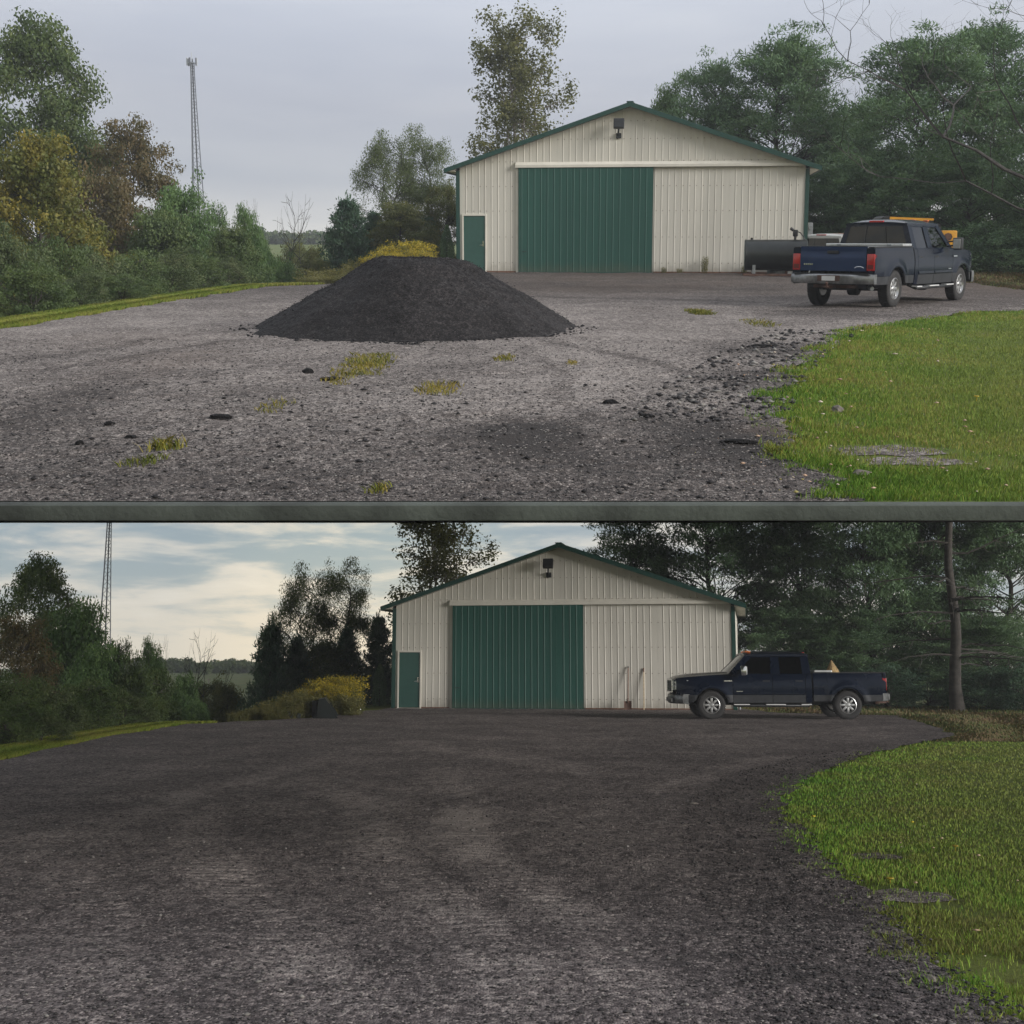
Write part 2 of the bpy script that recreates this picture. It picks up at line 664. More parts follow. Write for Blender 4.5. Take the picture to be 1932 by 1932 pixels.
M['clad'] = mat_plain('grey_lower_paint', (.04, .042, .046), .5, .3, coat=.0, spec=.3)
M['whitep'] = mat_plain('white_paint', (.66, .66, .66), .3, 0, var=.04, coat=.6)
M['yellow'] = mat_plain('yellow_paint', (.62, .29, .02), .45, var=.12)
M['glass'] = mat_glass('window_glass')
M['clear'] = mat_glass('clear_glass', (.55, .6, .58))
M['dark'] = mat_plain('dark_interior', (.02, .02, .022), .8)
M['red'] = mat_plain('red_lens', (.42, .012, .012), .2, coat=.6, var=.15)
M['redk'] = mat_plain('dark_red_lens', (.13, .008, .008), .25, coat=.5)
M['amber'] = mat_plain('amber_lens', (.55, .13, .02), .3, coat=.5)
M['lamp'] = mat_plain('headlamp_lens', (.62, .65, .68), .12, .4, coat=.6)
M['tank'] = mat_plain('tank_paint', (.008, .011, .011), .36, var=.35, scale=3.0)
M['tankend'] = mat_plain('tank_end', (.16, .19, .17), .6, var=.3)
M['wood'] = mat_plain('ash_handle', (.62, .50, .33), .6, var=.2, scale=12)
M['wood2'] = mat_plain('worn_handle', (.16, .08, .05), .6, var=.25, scale=12)
M['rust'] = mat_plain('rusty_steel', (.11, .06, .045), .75, .2, var=.35, bump=.3)
M['alum'] = mat_plain('aluminium', (.62, .63, .64), .35, .7)
M['hivis'] = mat_plain('hi_vis_cloth', (.12, .75, .05), .8)
M['concrete'] = mat_plain('weathered_concrete', (.050, .058, .049), .9, var=.5, scale=1.2, bump=.6, bscale=25)
M['bark'] = mat_plain('bark', (.042, .036, .031), .9, var=.4, scale=5, bump=.8, bscale=18)
M['barkpale'] = mat_plain('pale_bark', (.16, .14, .12), .9, var=.35, scale=5, bump=.5, bscale=18)
M['pile'] = None
M['gravel'] = mat_gravel('old_gravel', (.066, .055, .050), (.131, .111, .101), (.24, .213, .195), 74.0)
M['milling'] = mat_gravel('fresh_millings', (.078, .065, .064), (.165, .139, .134), (.255, .222, .205), 72.0, True)
M['pile'] = mat_gravel('pile_millings', (.007, .0060, .0062), (.0122, .0105, .0110), (.034, .030, .030), 60.0)
M['turf'] = mat_turf('turf')
M['soil'] = mat_plain('pale_soil', (.13, .115, .10), .95, var=.35, scale=6, bump=.6)
M['blade'] = mat_attr('grass_blades')
M['stone'] = mat_attr('loose_stone', .85, 0)
M['leaf_dark'] = mat_leaf('leaves_dark_green', [(0.036, 0.061, 0.022), (0.063, 0.099, 0.033), (0.097, 0.135, 0.046), (0.159, 0.179, 0.062)])
M['leaf_brown'] = mat_leaf('leaves_russet', [(0.050, 0.055, 0.025), (0.097, 0.083, 0.036), (0.145, 0.103, 0.047), (0.124, 0.131, 0.047)])
M['leaf_yellow'] = mat_leaf('leaves_yellowing', [(0.062, 0.083, 0.022), (0.103, 0.117, 0.028), (0.179, 0.159, 0.030), (0.304, 0.221, 0.034)])
M['leaf_fresh'] = mat_leaf('leaves_fresh_green', [(0.047, 0.094, 0.033), (0.077, 0.138, 0.048), (0.117, 0.193, 0.066), (0.179, 0.248, 0.086)])
M['leaf_olive'] = mat_leaf('leaves_olive', [(0.062, 0.080, 0.028), (0.097, 0.113, 0.036), (0.138, 0.145, 0.050), (0.207, 0.186, 0.069)])
M['leaf_willow'] = mat_leaf('leaves_willow', [(0.055, 0.080, 0.036), (0.090, 0.121, 0.052), (0.124, 0.159, 0.069), (0.179, 0.207, 0.097)], .4)
M['leaf_poplar'] = mat_leaf('leaves_poplar', [(0.069, 0.076, 0.034), (0.110, 0.117, 0.050), (0.159, 0.159, 0.062), (0.248, 0.207, 0.076)], .4)
M['needle'] = mat_leaf('pine_needles', [(0.044, 0.086, 0.048), (0.082, 0.145, 0.074), (0.125, 0.202, 0.102), (0.186, 0.265, 0.133)], .25)
M['needle_dk'] = mat_leaf('spruce_needles', [(0.028, 0.064, 0.043), (0.052, 0.104, 0.067), (0.080, 0.141, 0.084), (0.120, 0.180, 0.096)], .2)
M['shrub'] = mat_leaf('shrub_leaves', [(0.039, 0.061, 0.025), (0.069, 0.097, 0.039), (0.108, 0.135, 0.058), (0.193, 0.200, 0.110)])
M['gold'] = mat_leaf('goldenrod_bloom', [(.12, .13, .025), (.32, .25, .025), (.50, .38, .03), (.60, .48, .07)], .3)
M['weed'] = mat_leaf('weed_leaves', [(0.076, 0.083, 0.028), (0.124, 0.124, 0.041), (0.193, 0.172, 0.062), (0.276, 0.235, 0.110)], .35)


# ------------------------------------------------------------------ ground sheets
def grid_mesh(name, XY, g, dz=0.0, attrs=None):
    X, Y = XY
    Z = g(X, Y) + dz
    n, m = X.shape
    V = np.stack([X, Y, Z], -1).reshape(-1, 3)
    idx = np.arange(n * m).reshape(n, m)
    Fq = np.stack([idx[:-1, :-1], idx[:-1, 1:], idx[1:, 1:], idx[1:, :-1]], -1).reshape(-1, 4)
    me = bpy.data.meshes.new(name)
    me.vertices.add(len(V)); me.vertices.foreach_set('co', V.ravel())
    me.loops.add(Fq.size); me.loops.foreach_set('vertex_index', Fq.ravel().astype(np.int32))
    me.polygons.add(len(Fq))
    me.polygons.foreach_set('loop_start', np.arange(0, Fq.size, 4, dtype=np.int32))
    me.polygons.foreach_set('loop_total', np.full(len(Fq), 4, dtype=np.int32))
    me.update(calc_edges=True)
    for k, v in (attrs or {}).items():
        a = me.attributes.new(k, 'FLOAT', 'POINT')
        a.data.foreach_set('value', v.ravel().astype(np.float32))
    me.shade_smooth()
    return me


def poly_fn(pts):
    p = sorted(pts, key=lambda q: q[1])
    ys = np.array([q[1] for q in p]); xs = np.array([q[0] for q in p])
    return lambda y: np.interp(y, ys, xs)


Y_EDGE = UP.gp(966, 949).y        # near edge of the tilted terrace
# lot outlines: ground points read off the photograph
up_r_pts = [UP.gp(*q) for q in ((1612, 949), (1565, 905), (1500, 868), (1490, 820), (1468, 762), (1485, 735), (1510, 700), (1545, 668), (1588, 640), (1600, 625))]
up_r = poly_fn([(p.x, p.y) for p in up_r_pts] + [(9.6, 27.5), (13.5, 28.6), (17.5, 29.6), (19, 33), (14.5, 37.5), (12.5, 46), (12.5, 60)])
up_l_pts = [UP.gp(*q) for q in ((30, 618), (250, 581), (500, 541))]
up_l = poly_fn([(-10, 5), (-9.6, 20)] + [(p.x, p.y) for p in up_l_pts] + [(-5.5, 43.6), (-2.2, 47.0), (-2.0, 60)])
lo_r_pts = [LO.gp(*q) for q in ((1905, 1932), (1840, 1880), (1740, 1800), (1650, 1715), (1590, 1660), (1530, 1600), (1490, 1550), (1474, 1528), (1482, 1500), (1530, 1465), (1640, 1425), (1740, 1402), (1808, 1390))]
lo_r = poly_fn([(2.6, 2)] + [(p.x, p.y) for p in lo_r_pts] + [(LO.gp(1750, 1368).x, LO.gp(1750, 1368).y), (LO.gp(1690, 1352).x, LO.gp(1690, 1352).y), (8.6, 43.5), (8.2, 47)])
lo_l_pts = [LO.gp(*q) for q in ((20, 1432), (200, 1392), (345, 1369), (560, 1358), (720, 1340))]
lo_l = poly_fn([(-11, -10), (-9, 12)] + [(p.x, p.y) for p in lo_l_pts] + [(-4.3, 50)])


def lot_xy(y0, y1, n, m, fl, fr, jl=.12, jr=.12, seed=1.0):
    t = np.linspace(0, 1, n)
    Yv = y0 * (y1 / y0) ** t
    xl = fl(Yv) + jl * fbm(Yv, Yv * 0, 5.0, seed) * np.minimum(1, Yv / 12)
    xr = fr(Yv) + jr * fbm(Yv, Yv * 0 + 3, 6.0, seed + 1) * np.minimum(1.3, Yv / 10)
    u = np.linspace(0, 1, m)
    X = xl[:, None] + (xr - xl)[:, None] * u[None, :]
    Y = np.repeat(Yv[:, None], m, 1)
    return X, Y, u


def blob(X, Y, p, rx, ry, k=1.0):
    q = ((X - p.x) / rx) ** 2 + ((Y - p.y) / ry) ** 2
    q = q + .45 * fbm(X, Y * .6, 4.0 / max(rx, .3), p.x)
    return k * np.exp(-np.clip(q, 0, 30))


# --- upper lot: old grey gravel
X, Y, u = lot_xy(Y_EDGE, 50, 300, 220, up_l, up_r)
tone = np.full(X.shape, .60)
tone += .10 * smooth(15, 24, Y) * (1 - smooth(34, 44, Y)) * (1 - smooth(4, 9, X))
tone -= .30 * smooth(26, 38, Y)                                   # darker towards the barn
tone -= .26 * (1 - smooth(7.6, 12.5, Y))
tone += .16 * np.exp(-((X + 1 - .12 * Y) / 1.3) ** 2) * (1 - smooth(17, 25, Y)) * smooth(9, 14, Y)
for (px, row, rx, ry, k) in ((990, 822, .34, .75, .95), (1375, 834, .40, .8, 1.0), (1450, 660, .8, 1.0, .35), (1440, 712, .5, .9, .35),
                             (130, 755, .55, 1.6, .30), (60, 800, .4, .8, .2), (1220, 800, .5, .8, .25), (1130, 870, .6, .6, .2),
                             (1560, 590, 2.2, 2.0, .22), (1250, 545, 3.0, 1.5, .15), (1000, 540, 2.0, 1.8, .2)):
    tone -= blob(X, Y, UP.gp(px, row), rx, ry, k * 1.35)
soil = .5 * smooth(30, 42, Y) * smooth(-3, 1, X) * (.6 + .5 * fbm(X, Y, .8, 2))
soil += .4 * smooth(12.2, 15, X) * smooth(29, 31, Y)
for (px, row, rx, ry, k) in ((1450, 815, .25, .25, .5), (1430, 790, .22, .2, .4), (330, 680, .6, 1.6, .35), (250, 640, 1.2, 1.5, .2)):
    soil += blob(X, Y, UP.gp(px, row), rx, ry, k)
# ruts left by tyres running across the lot
for (p0, p1, wd_, k) in (((1020, 640), (1440, 735), .12, .22), ((1000, 655), (1120, 800), .13, .15), ((40, 705), (480, 640), .14, .2),
                         ((40, 680), (600, 600), .16, .15), ((1000, 560), (1480, 572), .35, .2), ((1020, 540), (1480, 548), .35, .18)):
    a, b_ = UP.gp(*p0), UP.gp(*p1)
    d = Vector((b_.x - a.x, b_.y - a.y)); L = d.length; d /= L
    al_ = (X - a.x) * d.x + (Y - a.y) * d.y
    pe = (X - a.x) * -d.y + (Y - a.y) * d.x + .12 * np.sin(al_ * 1.3)
    tone -= 1.5 * k * np.exp(-(pe / wd_) ** 2) * smooth(-.3, .4, al_) * smooth(-.3, .6, L - al_)
gu = lambda x, y: g_up(x, y) + .012 + .018 * fbm(x, y, 2.2, 3) * smooth(Y_EDGE, Y_EDGE + .5, y) + .012 * fbm(x, y, 9.0, 5) * smooth(Y_EDGE, Y_EDGE + .5, y)
struct('gravel_lot', grid_mesh('gravel_lot', (X, Y), gu, 0, {'tone': tone, 'soil': np.clip(soil, 0, .75)}), M['gravel'], UP)

# --- lower lot: fresh dark millings
X, Y, u = lot_xy(3.2, 49.5, 320, 240, lo_l, lo_r, .08, .10, 4.0)
tone = np.full(X.shape, .50)
tone -= .10 * smooth(12, 17, Y) * (1 - smooth(22, 30, Y)) * smooth(-1.5, 1, X)
tone -= .16 * (1 - smooth(5.5, 12, Y))
tone -= .12 * smooth(.2, 1.6, X - (lo_r(Y) - 2.2))
track = np.zeros(X.shape)
for (p0, p1, wd_, k) in (((620, 1932), (330, 1500), .26, .10), ((1010, 1932), (640, 1500), .24, .12), ((1240, 1932), (840, 1520), .22, .12),
                         ((180, 1880), (120, 1640), .22, .07), ((40, 1600), (620, 1430), .3, .10), ((560, 1480), (1000, 1590), .35, .10),
                         ((760, 1400), (1180, 1470), .5, .10), ((1190, 1500), (1480, 1428), .28, .10), ((840, 1450), (900, 1640), .3, .10),
                         ((60, 1500), (560, 1400), .5, .06), ((1080, 1400), (1500, 1384), .6, .05)):
    a, b_ = LO.gp(*p0), LO.gp(*p1)
    d = Vector((b_.x - a.x, b_.y - a.y)); L = d.length; d /= L
    al_ = (X - a.x) * d.x + (Y - a.y) * d.y
    pe = (X - a.x) * -d.y + (Y - a.y) * d.x + .1 * np.sin(al_ * .9)
    band = np.exp(-(pe / wd_) ** 6) * smooth(-.3, .6, al_) * smooth(-.3, .9, L - al_)
    tone += 1.9 * k * band * (1 + .5 * fbm(X, Y, 3, k * 90))
    track = np.maximum(track, band)
for (px, row, rx, ry, k) in ((540, 1700, .22, .7, .16), (690, 1830, .16, .6, .2), (120, 1700, .2, .5, .1), (880, 1480, .35, 1.2, -.12), (800, 1590, .3, .8, -.1),
                             (1330, 1440, .5, 1.2, .16), (1290, 1560, .35, .5, -.1), (1420, 1690, .5, .8, .08), (960, 1700, .2, .6, .1)):
    tone -= blob(X, Y, LO.gp(px, row), rx, ry, k)
gl_ = lambda x, y: g_lo(x, y) + .03 + .016 * fbm(x, y, 2.0, 6) + .008 * fbm(x, y, 10.0, 8)
struct('asphalt_lot', grid_mesh('asphalt_lot', (X, Y), gl_, 0, {'tone': tone, 'soil': X * 0, 'track': track}), M['milling'], LO)

# --- earth under them
XR = lambda y: 7.5 * smooth(34, 40, y)      # the wood goes on to the right of the lot
t = np.linspace(0, 1, 140)
Yv = Y_EDGE + .02 + (330 - Y_EDGE) * t ** 2.2
uu = np.linspace(-1, 1, 161)
uu = np.sign(uu) * np.abs(uu) ** 1.15
Y_ = np.repeat(Yv[:, None], 161, 1)
X = (Yv * .40 + 3.0)[:, None] * uu[None, :]
X = X + (X > 0) * (uu[None, :] ** 2) * XR(Y_)
Y = np.repeat(Yv[:, None], 161, 1)

def sunk(g, fl, fr, y0, y1):
    def f(x, y):
        k = smooth(.05, .7, x - fl(y)) * smooth(.05, .7, fr(y) - x) * smooth(y0, y0 + .3, y) * (1 - smooth(y1 - 1, y1, y))
        return g(x, y) - .12 * k
    return f


me = grid_mesh('ground', (X, Y), sunk(g_up, up_l, up_r, Y_EDGE - 1, 50), -.004)
struct('ground', me, M['turf'], UP)
# underside and flanks of the terrace, so that it is a solid body of earth
mb = MB()
tops, bots = [], []
for i in range(0, 140, 6):
    hw = Yv[i] * .40 + 3.0
    for sx in (-1, 1):
        hx_ = sx * hw + (float(XR(Yv[i])) if sx > 0 else 0)
        tops.append((hx_, Yv[i], float(g_up(hx_, Yv[i])) - .006))
    zb = -.1 - .055 * (Yv[i] - Y_EDGE) if Yv[i] < 90 else -.1 - .055 * (90 - Y_EDGE)
    for sx in (-1, 1):
        bots.append((sx * hw + (float(XR(Yv[i])) if sx > 0 else 0), Yv[i], zb - .02))
n = len(tops) // 2
mb.v = tops + bots
o = len(tops)
for i in range(n - 1):
    a, b_ = 2 * i, 2 * i + 2
    mb.f += [(a, b_, o + b_, o + a), (a + 1, o + a + 1, o + b_ + 1, b_ + 1), (o + a, o + b_, o + b_ + 1, o + a + 1)]
mb.f.append((tops.__len__() - 2, tops.__len__() - 1, o + len(tops) - 1, o + len(tops) - 2))
struct('terrace_earth', mb.mesh('terrace_earth'), M['soil'], UP)
# kerb along the near edge of the terrace
mb = MB()
hw = Y_EDGE * .40 + 3.0
nb = 9
zt_ = .010
zk = EYE + UP.ray(966, 983)[2] / UP.ray(966, 983)[1] * (Y_EDGE - .12)
mb.box(-hw, hw, Y_EDGE - .12, Y_EDGE - .002, zk, zt_, .012)
ke = struct('terrace_kerb', mb.mesh('terrace_kerb', True), M['concrete'], UP)

t = np.linspace(0, 1, 90)
ys = np.concatenate([np.linspace(-80, 0, 10)[:-1], np.linspace(0, 60, 120), 60 + 540 * np.linspace(0, 1, 40)[1:] ** 1.8])
xs = np.concatenate([-20 - 480 * np.linspace(1, 0, 26)[:-1] ** 2, np.linspace(-20, 20, 130), 20 + 480 * np.linspace(0, 1, 26)[1:] ** 2])
Xg, Yg = np.meshgrid(xs, ys)
struct('ground', grid_mesh('ground', (Xg, Yg), sunk(g_lo, lo_l, lo_r, 2.4, 49.5), -.004), M['turf'], LO)



# ------------------------------------------------------------------ barn
BW, BE, BR, BD = 12.2, 3.72, 5.78, 18.0     # width, eave, ridge, depth


def roofz(x):
    return BE + (BR - BE) * (1 - abs(x - BW / 2) / (BW / 2)) - .10


def sheet(mb, x0, x1, zb, zt, y0, rib=.229, ph=0.0):
    """ribbed steel sheet between x0 and x1; zt(x) gives its top edge; outside faces -y"""
    prof = [(x0, 0.0)]
    k = math.ceil((x0 - ph) / rib)
    while ph + k * rib < x1 - .03:
        c = ph + k * rib
        if c > x0 + .03:
            prof += [(c - .022, 0.0), (c - .010, -.0085), (c + .010, -.0085), (c + .022, 0.0)]
        k += 1
    prof.append((x1, 0.0))
    P = []
    for x, d in prof:
        z1 = zt(x)
        P.append([(x, y0 + d, zb), (x, y0 + d, (zb + z1) / 2), (x, y0 + d, z1)])
    mb.shell(P, (0, .02, 0))
    return mb


def make_barn(W, loc, rz, label):
    t = thing('barn', label, 'barn', W, loc, rz)
    D0, D1, DH = 2.22, 6.93, 3.62
    HX1 = 12.02
    # frame behind the sheets
    core = MB()
    prof = [(0.06, 0), (0.06, BE - .14), (BW / 2, BR - .14), (BW - .06, BE - .14), (BW - .06, 0)]
    core.prism(prof, lambda u, v, q: (u, q, v), .06, BD - .03)
    wall = part('wall', core, M['cream'], t)
    # front sheets, 0.914 m wide, cut round the doors
    nsh = 14
    wdt = (BW - .24) / nsh
    for i in range(nsh):
        a, b = .12 + i * wdt + .0015, .12 + (i + 1) * wdt - .0015
        segs = []
        cuts = sorted({a, b} | {c for c in (.22, 1.07, D0, D1) if a + .02 < c < b - .02})
        mb = MB()
        for c0, c1 in zip(cuts[:-1], cuts[1:]):
            mid = (c0 + c1) / 2
            zb = .06
            if .22 < mid < 1.07:
                zb = 2.04
            elif D0 < mid < D1:
                zb = DH + .1
            sheet(mb, c0, c1, zb, roofz, .0 - .0015 * (i % 2), ph=.12)
        part('wall_panel', mb, M['cream'], t)
    # side sheets
    for sx in (0, 1):
        for i in range(9):
            mb = MB()
            sheet(mb, .05 + i * 1.99, .05 + (i + 1) * 1.99 - .003, .05, lambda x: BE - .12, 0, ph=.1)
            mb.v = [((y if sx == 0 else BW - y), x, z) for x, y, z in mb.v]
            part('side_panel', mb, M['cream'], t)
    # fasteners
    sc_ = MB()
    for x in np.arange(.12 + .229 * 1, BW - .2, .229):
        for z in (.35, 1.25, 2.15, 3.0, 3.85, 4.6, 5.2):
            if z > roofz(x) - .15 or (D0 - .05 < x < D1 + .05 and z < DH + .25) or (x < 1.12 and z < 2.1):
                continue
            sc_.box(x + .038, x + .060, -.014, 0, z, z + .022)
    part('screws', sc_, M['rust'], t, stuff=True)
    # corner trim
    for sx in (0, 1):
        mb = MB()
        x0, x1 = (-.012, .125) if sx == 0 else (BW - .125, BW + .012)
        mb.box(x0, x1, -.03, .11, .02, BE - .16, .004)
        part('corner_trim', mb, M['gtrim'], t)
    for x0, x1 in ((.126, .2), (1.09, D0 - .1), (D1 + .06, BW - .126)):
        mb = MB(); mb.box(x0, x1, -.022, .03, .0, .07)
        part('base_trim', mb, M['wood2'], t)
    # sliding door: five green ribbed sheets on a frame
    dr = MB(); dr.box(D0 + .02, D1 - .02, -.075, -.05, .05, DH)
    door = part('sliding_door', dr, M['green'], t)
    dn = 5
    dw = (D1 - D0 - .02) / dn
    for i in range(dn):
        mb = MB()
        sheet(mb, D0 + .01 + i * dw + .001, D0 + .01 + (i + 1) * dw - .001, .045, lambda x: DH + .02, -.098, rib=.229, ph=D0 + .12)
        part('door_panel', mb, M['green'], door)
    mb = MB(); mb.box(D0 + .005, D1 - .005, -.118, -.07, .0, .05, .004)
    part('bottom_rail', mb, M['gtrim'], door)
    mb = MB(); mb.box(D0 + .14, D0 + .30, -.135, -.12, .74, .765, .004)
    part('handle', mb, M['black'], door)
    mb = MB(); mb.box(D0 - .085, D0 - .005, -.05, .03, .02, DH + .02, .004)
    part('door_jamb', mb, M['white'], t)
    # track cover
    mb = MB()
    mb.prism([(-.14, DH + .03), (-.14, DH + .12), (-.03, DH + .22), (.02, DH + .22), (.02, DH + .03)], lambda u, v, q: (q, u, v), D0 - .1, HX1)
    part('track_cover', mb, M['white'], t)
    # walk door
    mb = MB()
    mb.box(.205, .255, -.04, .05, .03, 2.06, .004); mb.box(1.03, 1.08, -.04, .05, .03, 2.06, .004); mb.box(.256, 1.029, -.04, .05, 2.0, 2.06, .004)
    part('door_frame', mb, M['white'], t)
    mb = MB(); mb.box(.262, 1.023, -.012, .03, .06, 1.992, .004)
    wdr = part('door', mb, M['gdoor'], t)
    mb = MB(); mb.box(.93, .985, -.02, -.012, .93, 1.12, .003); mb.lathe([(0, -.055), (.02, -.055), (.02, -.02), (0, -.02)], 12, 'Y', (.957, 0, 1.07))
    mb.tube([(.957, -.02, .98), (.957, -.06, .98), (.84, -.065, .975)], .011, 8)
    part('handle', mb, M['chrome'], wdr)
    mb = MB(); mb.box(.2, 1.09, -.16, .05, .0, .035, .005)
    part('sill', mb, M['white'], t)
    # roof: ribbed sheets on both slopes, rake and eave trim
    OH, FO = .36, .32
    sl = (BR - BE) / (BW / 2)
    for sx in (-1, 1):
        for i in range(20):
            y0 = -FO + i * .93
            y1 = min(y0 + .927, BD + FO)
            mb = MB()
            P = []
            pr = [(y0, 0)]
            for c in (.115, .345, .575, .805):
                pr += [(y0 + c - .03, 0), (y0 + c - .014, .022), (y0 + c + .014, .022), (y0 + c + .03, 0)]
            pr.append((y1, 0))
            for y, h in pr:
                P.append([(BW / 2 + sx * r_, y, BR + .03 - sl * r_ + h) for r_ in (0.01, BW / 2 + OH)])
            mb.shell(P, (0, 0, -.025))
            part('roof_panel', mb, M['roof'], t)
        mb = MB()
        # rake trim on the gable, butting at the ridge
        poly = [(BW / 2 + sx * .002, BR + .035), (BW / 2 + sx * (BW / 2 + OH), BR + .035 - sl * (BW / 2 + OH)),
                (BW / 2 + sx * (BW / 2 + OH), BR - .12 - sl * (BW / 2 + OH)), (BW / 2 + sx * .002, BR - .12)]
        mb.prism(poly, lambda u, v, q: (u, q, v), -FO - .04, -FO - .005)
        part('rake_trim', mb, M['gtrim'], t)
        mb = MB()
        xe = BW / 2 + sx * (BW / 2 + OH)
        mb.box(min(xe, xe + sx * .03), max(xe, xe + sx * .03), -FO - .005, BD + FO, BR - .12 - sl * (BW / 2 + OH), BR + .03 - sl * (BW / 2 + OH))
        part('eave_trim', mb, M['gtrim'], t)
        mb = MB()
        # soffit under the gable overhang and the eave
        P = [[(BW / 2 + sx * r_, y, BR - .09 - sl * r_) for r_ in (0.01, BW / 2 + .0)] for y in (-FO - .004, -.03)]
        mb.shell(P, (0, 0, .02))
        zz = BE - .10 - .12
        x0, x1 = sorted((BW / 2 + sx * (BW / 2 + .005), BW / 2 + sx * (BW / 2 + OH - .002)))
        mb.box(x0, x1, -FO - .004, BD, BE - .165 - .02, BE - .165)
        # triangular return closing the eave box on the gable
        a = BW / 2 + sx * (BW / 2); b = BW / 2 + sx * (BW / 2 + OH - .01)
        mb.prism([(a, BE - .14), (b, BE - .14), (b, BE - .10 - sl * OH + .0), (a, BE - .08)], lambda u, v, q: (u, q, v), -.06, -.04)
        part('soffit', mb, M['soffit'], t)
    mb = MB(); mb.box(BW / 2 - .12, BW / 2 + .12, -FO - .02, BD + FO, BR + .02, BR + .065, .02)
    part('ridge_cap', mb, M['roof'], t)
    # electric meter box on the right flank
    mb = MB(); mb.box(BW + .05, BW + .2, .25, .55, 1.2, 1.75, .01); mb.lathe([(0, -.1), (.07, -.1), (.085, 0)], 14, 'Y', (BW + .125, .25, 1.58)); mb.tube([(BW + .1, .4, .0), (BW + .1, .4, 1.2)], .025, 8)
    part('meter_box', mb, M['steel'], t)
    # flood lamp with its slatted face on a short arm
    mb = MB(); mb.box(5.62, 5.80, -.06, -.022, 4.62, 4.80, .005); mb.tube([(5.71, -.05, 4.72), (5.71, -.22, 4.80), (5.73, -.30, 4.98)], .028, 8)
    fl = part('floodlight', mb, M['black'], t)
    Mh = Matrix.Translation((5.73, -.36, 5.10)) @ Matrix.Rotation(R(-18), 4, 'X')
    mb = MB(); mb.box(-.18, .18, -.05, .09, -.17, .17, .015, Mh)
    part('lamp_housing', mb, M['black'], fl)
    for k in range(3):
        mb = MB(); mb.box(-.155, .155, -.058, -.048, -.14 + k * .098, -.06 + k * .098, .003, Mh)
        part('lamp_face', mb, M['clad'], fl)
    return t


def yaw_loc(W, pxl, zl, Yl, pxr, Yr):
    xl, xr = (pxl - 966) / F * 1.0, (pxr - 966) / F
    a = W.at(pxl, W is UP and 512 or 1336, Yl)
    b = W.at(pxr, W is UP and 516 or 1337, Yr)
    return Vector((a.x, a.y, zl)), math.atan2(b.y - a.y, b.x - a.x), math.hypot(b.x - a.x, b.y - a.y)


bl_up, by_up, bw_ = yaw_loc(UP, 862, .26, 47.7, 1515, 46.0)
barn_up = make_barn(UP, bl_up, by_up, 'cream barn with dark green sliding door on the old gravel lot behind the dark pile')
bl_lo, by_lo, bw2_ = yaw_loc(LO, 739, .0, 48.3, 1385, 46.2)
barn_lo = dup(barn_up, LO.M @ Matrix.Translation(bl_lo) @ Matrix.Rotation(by_lo, 4, 'Z'),
              'cream barn with shovel and pole leaning on its wall above the fresh asphalt lot')


def barn_pt(W, loc, yaw, x, y, z=0.0):
    v = Matrix.Rotation(yaw, 3, 'Z') @ Vector((x, y, z))
    return Vector(loc) + v


# ------------------------------------------------------------------ pickup truck (front at +x; s runs from the nose to the tail)
def X_(s):
    return 3.1 - s


FW, RW, WZ, WR = 1.13, 5.00, .395, .40


def ybody(s, z):
    y = .985
    y -= .075 * (max(0, z - .88) / .45) ** 2
    y -= .03 * (max(0, .88 - z) / .45) ** 2
    if s < .75:
        y -= .17 * ((.75 - s) / .65) ** 2
    if s > 5.7:
        y -= .02 * ((s - 5.7) / .4) ** 2
    # flare round the wheels
    for c in (FW, RW):
        d = math.hypot(s - c, z - WZ)
        y += .035 * math.exp(-((d - .52) / .10) ** 2)
    return y


def side_panel(mb, s0, s1, zb, zt, sg, ns=14, nz=7, inset=0.0):
    P = []
    for i in range(ns + 1):
        s = s0 + (s1 - s0) * i / ns
        a, b = zb(s), zt(s)
        P.append([(X_(s), sg * (ybody(s, a + (b - a) * k / nz) - inset), a + (b - a) * k / nz) for k in range(nz + 1)])
    mb.shell(P, (0, -sg * .05, 0))


def arch(c, r_, base):
    return lambda s: max(base, WZ + math.sqrt(max(0, r_ * r_ - (s - c) ** 2))) if abs(s - c) < r_ else base


def ygh(z):
    return .915 - .215 * max(0, (z - 1.22)) / .66


def gh(s, z, sg, inn=0.0):
    return (X_(s), sg * (ygh(z) - inn), z)


def hoodz(s):
    return 1.14 + .12 * min(1, max(0, (s - .15) / 1.5)) ** .7


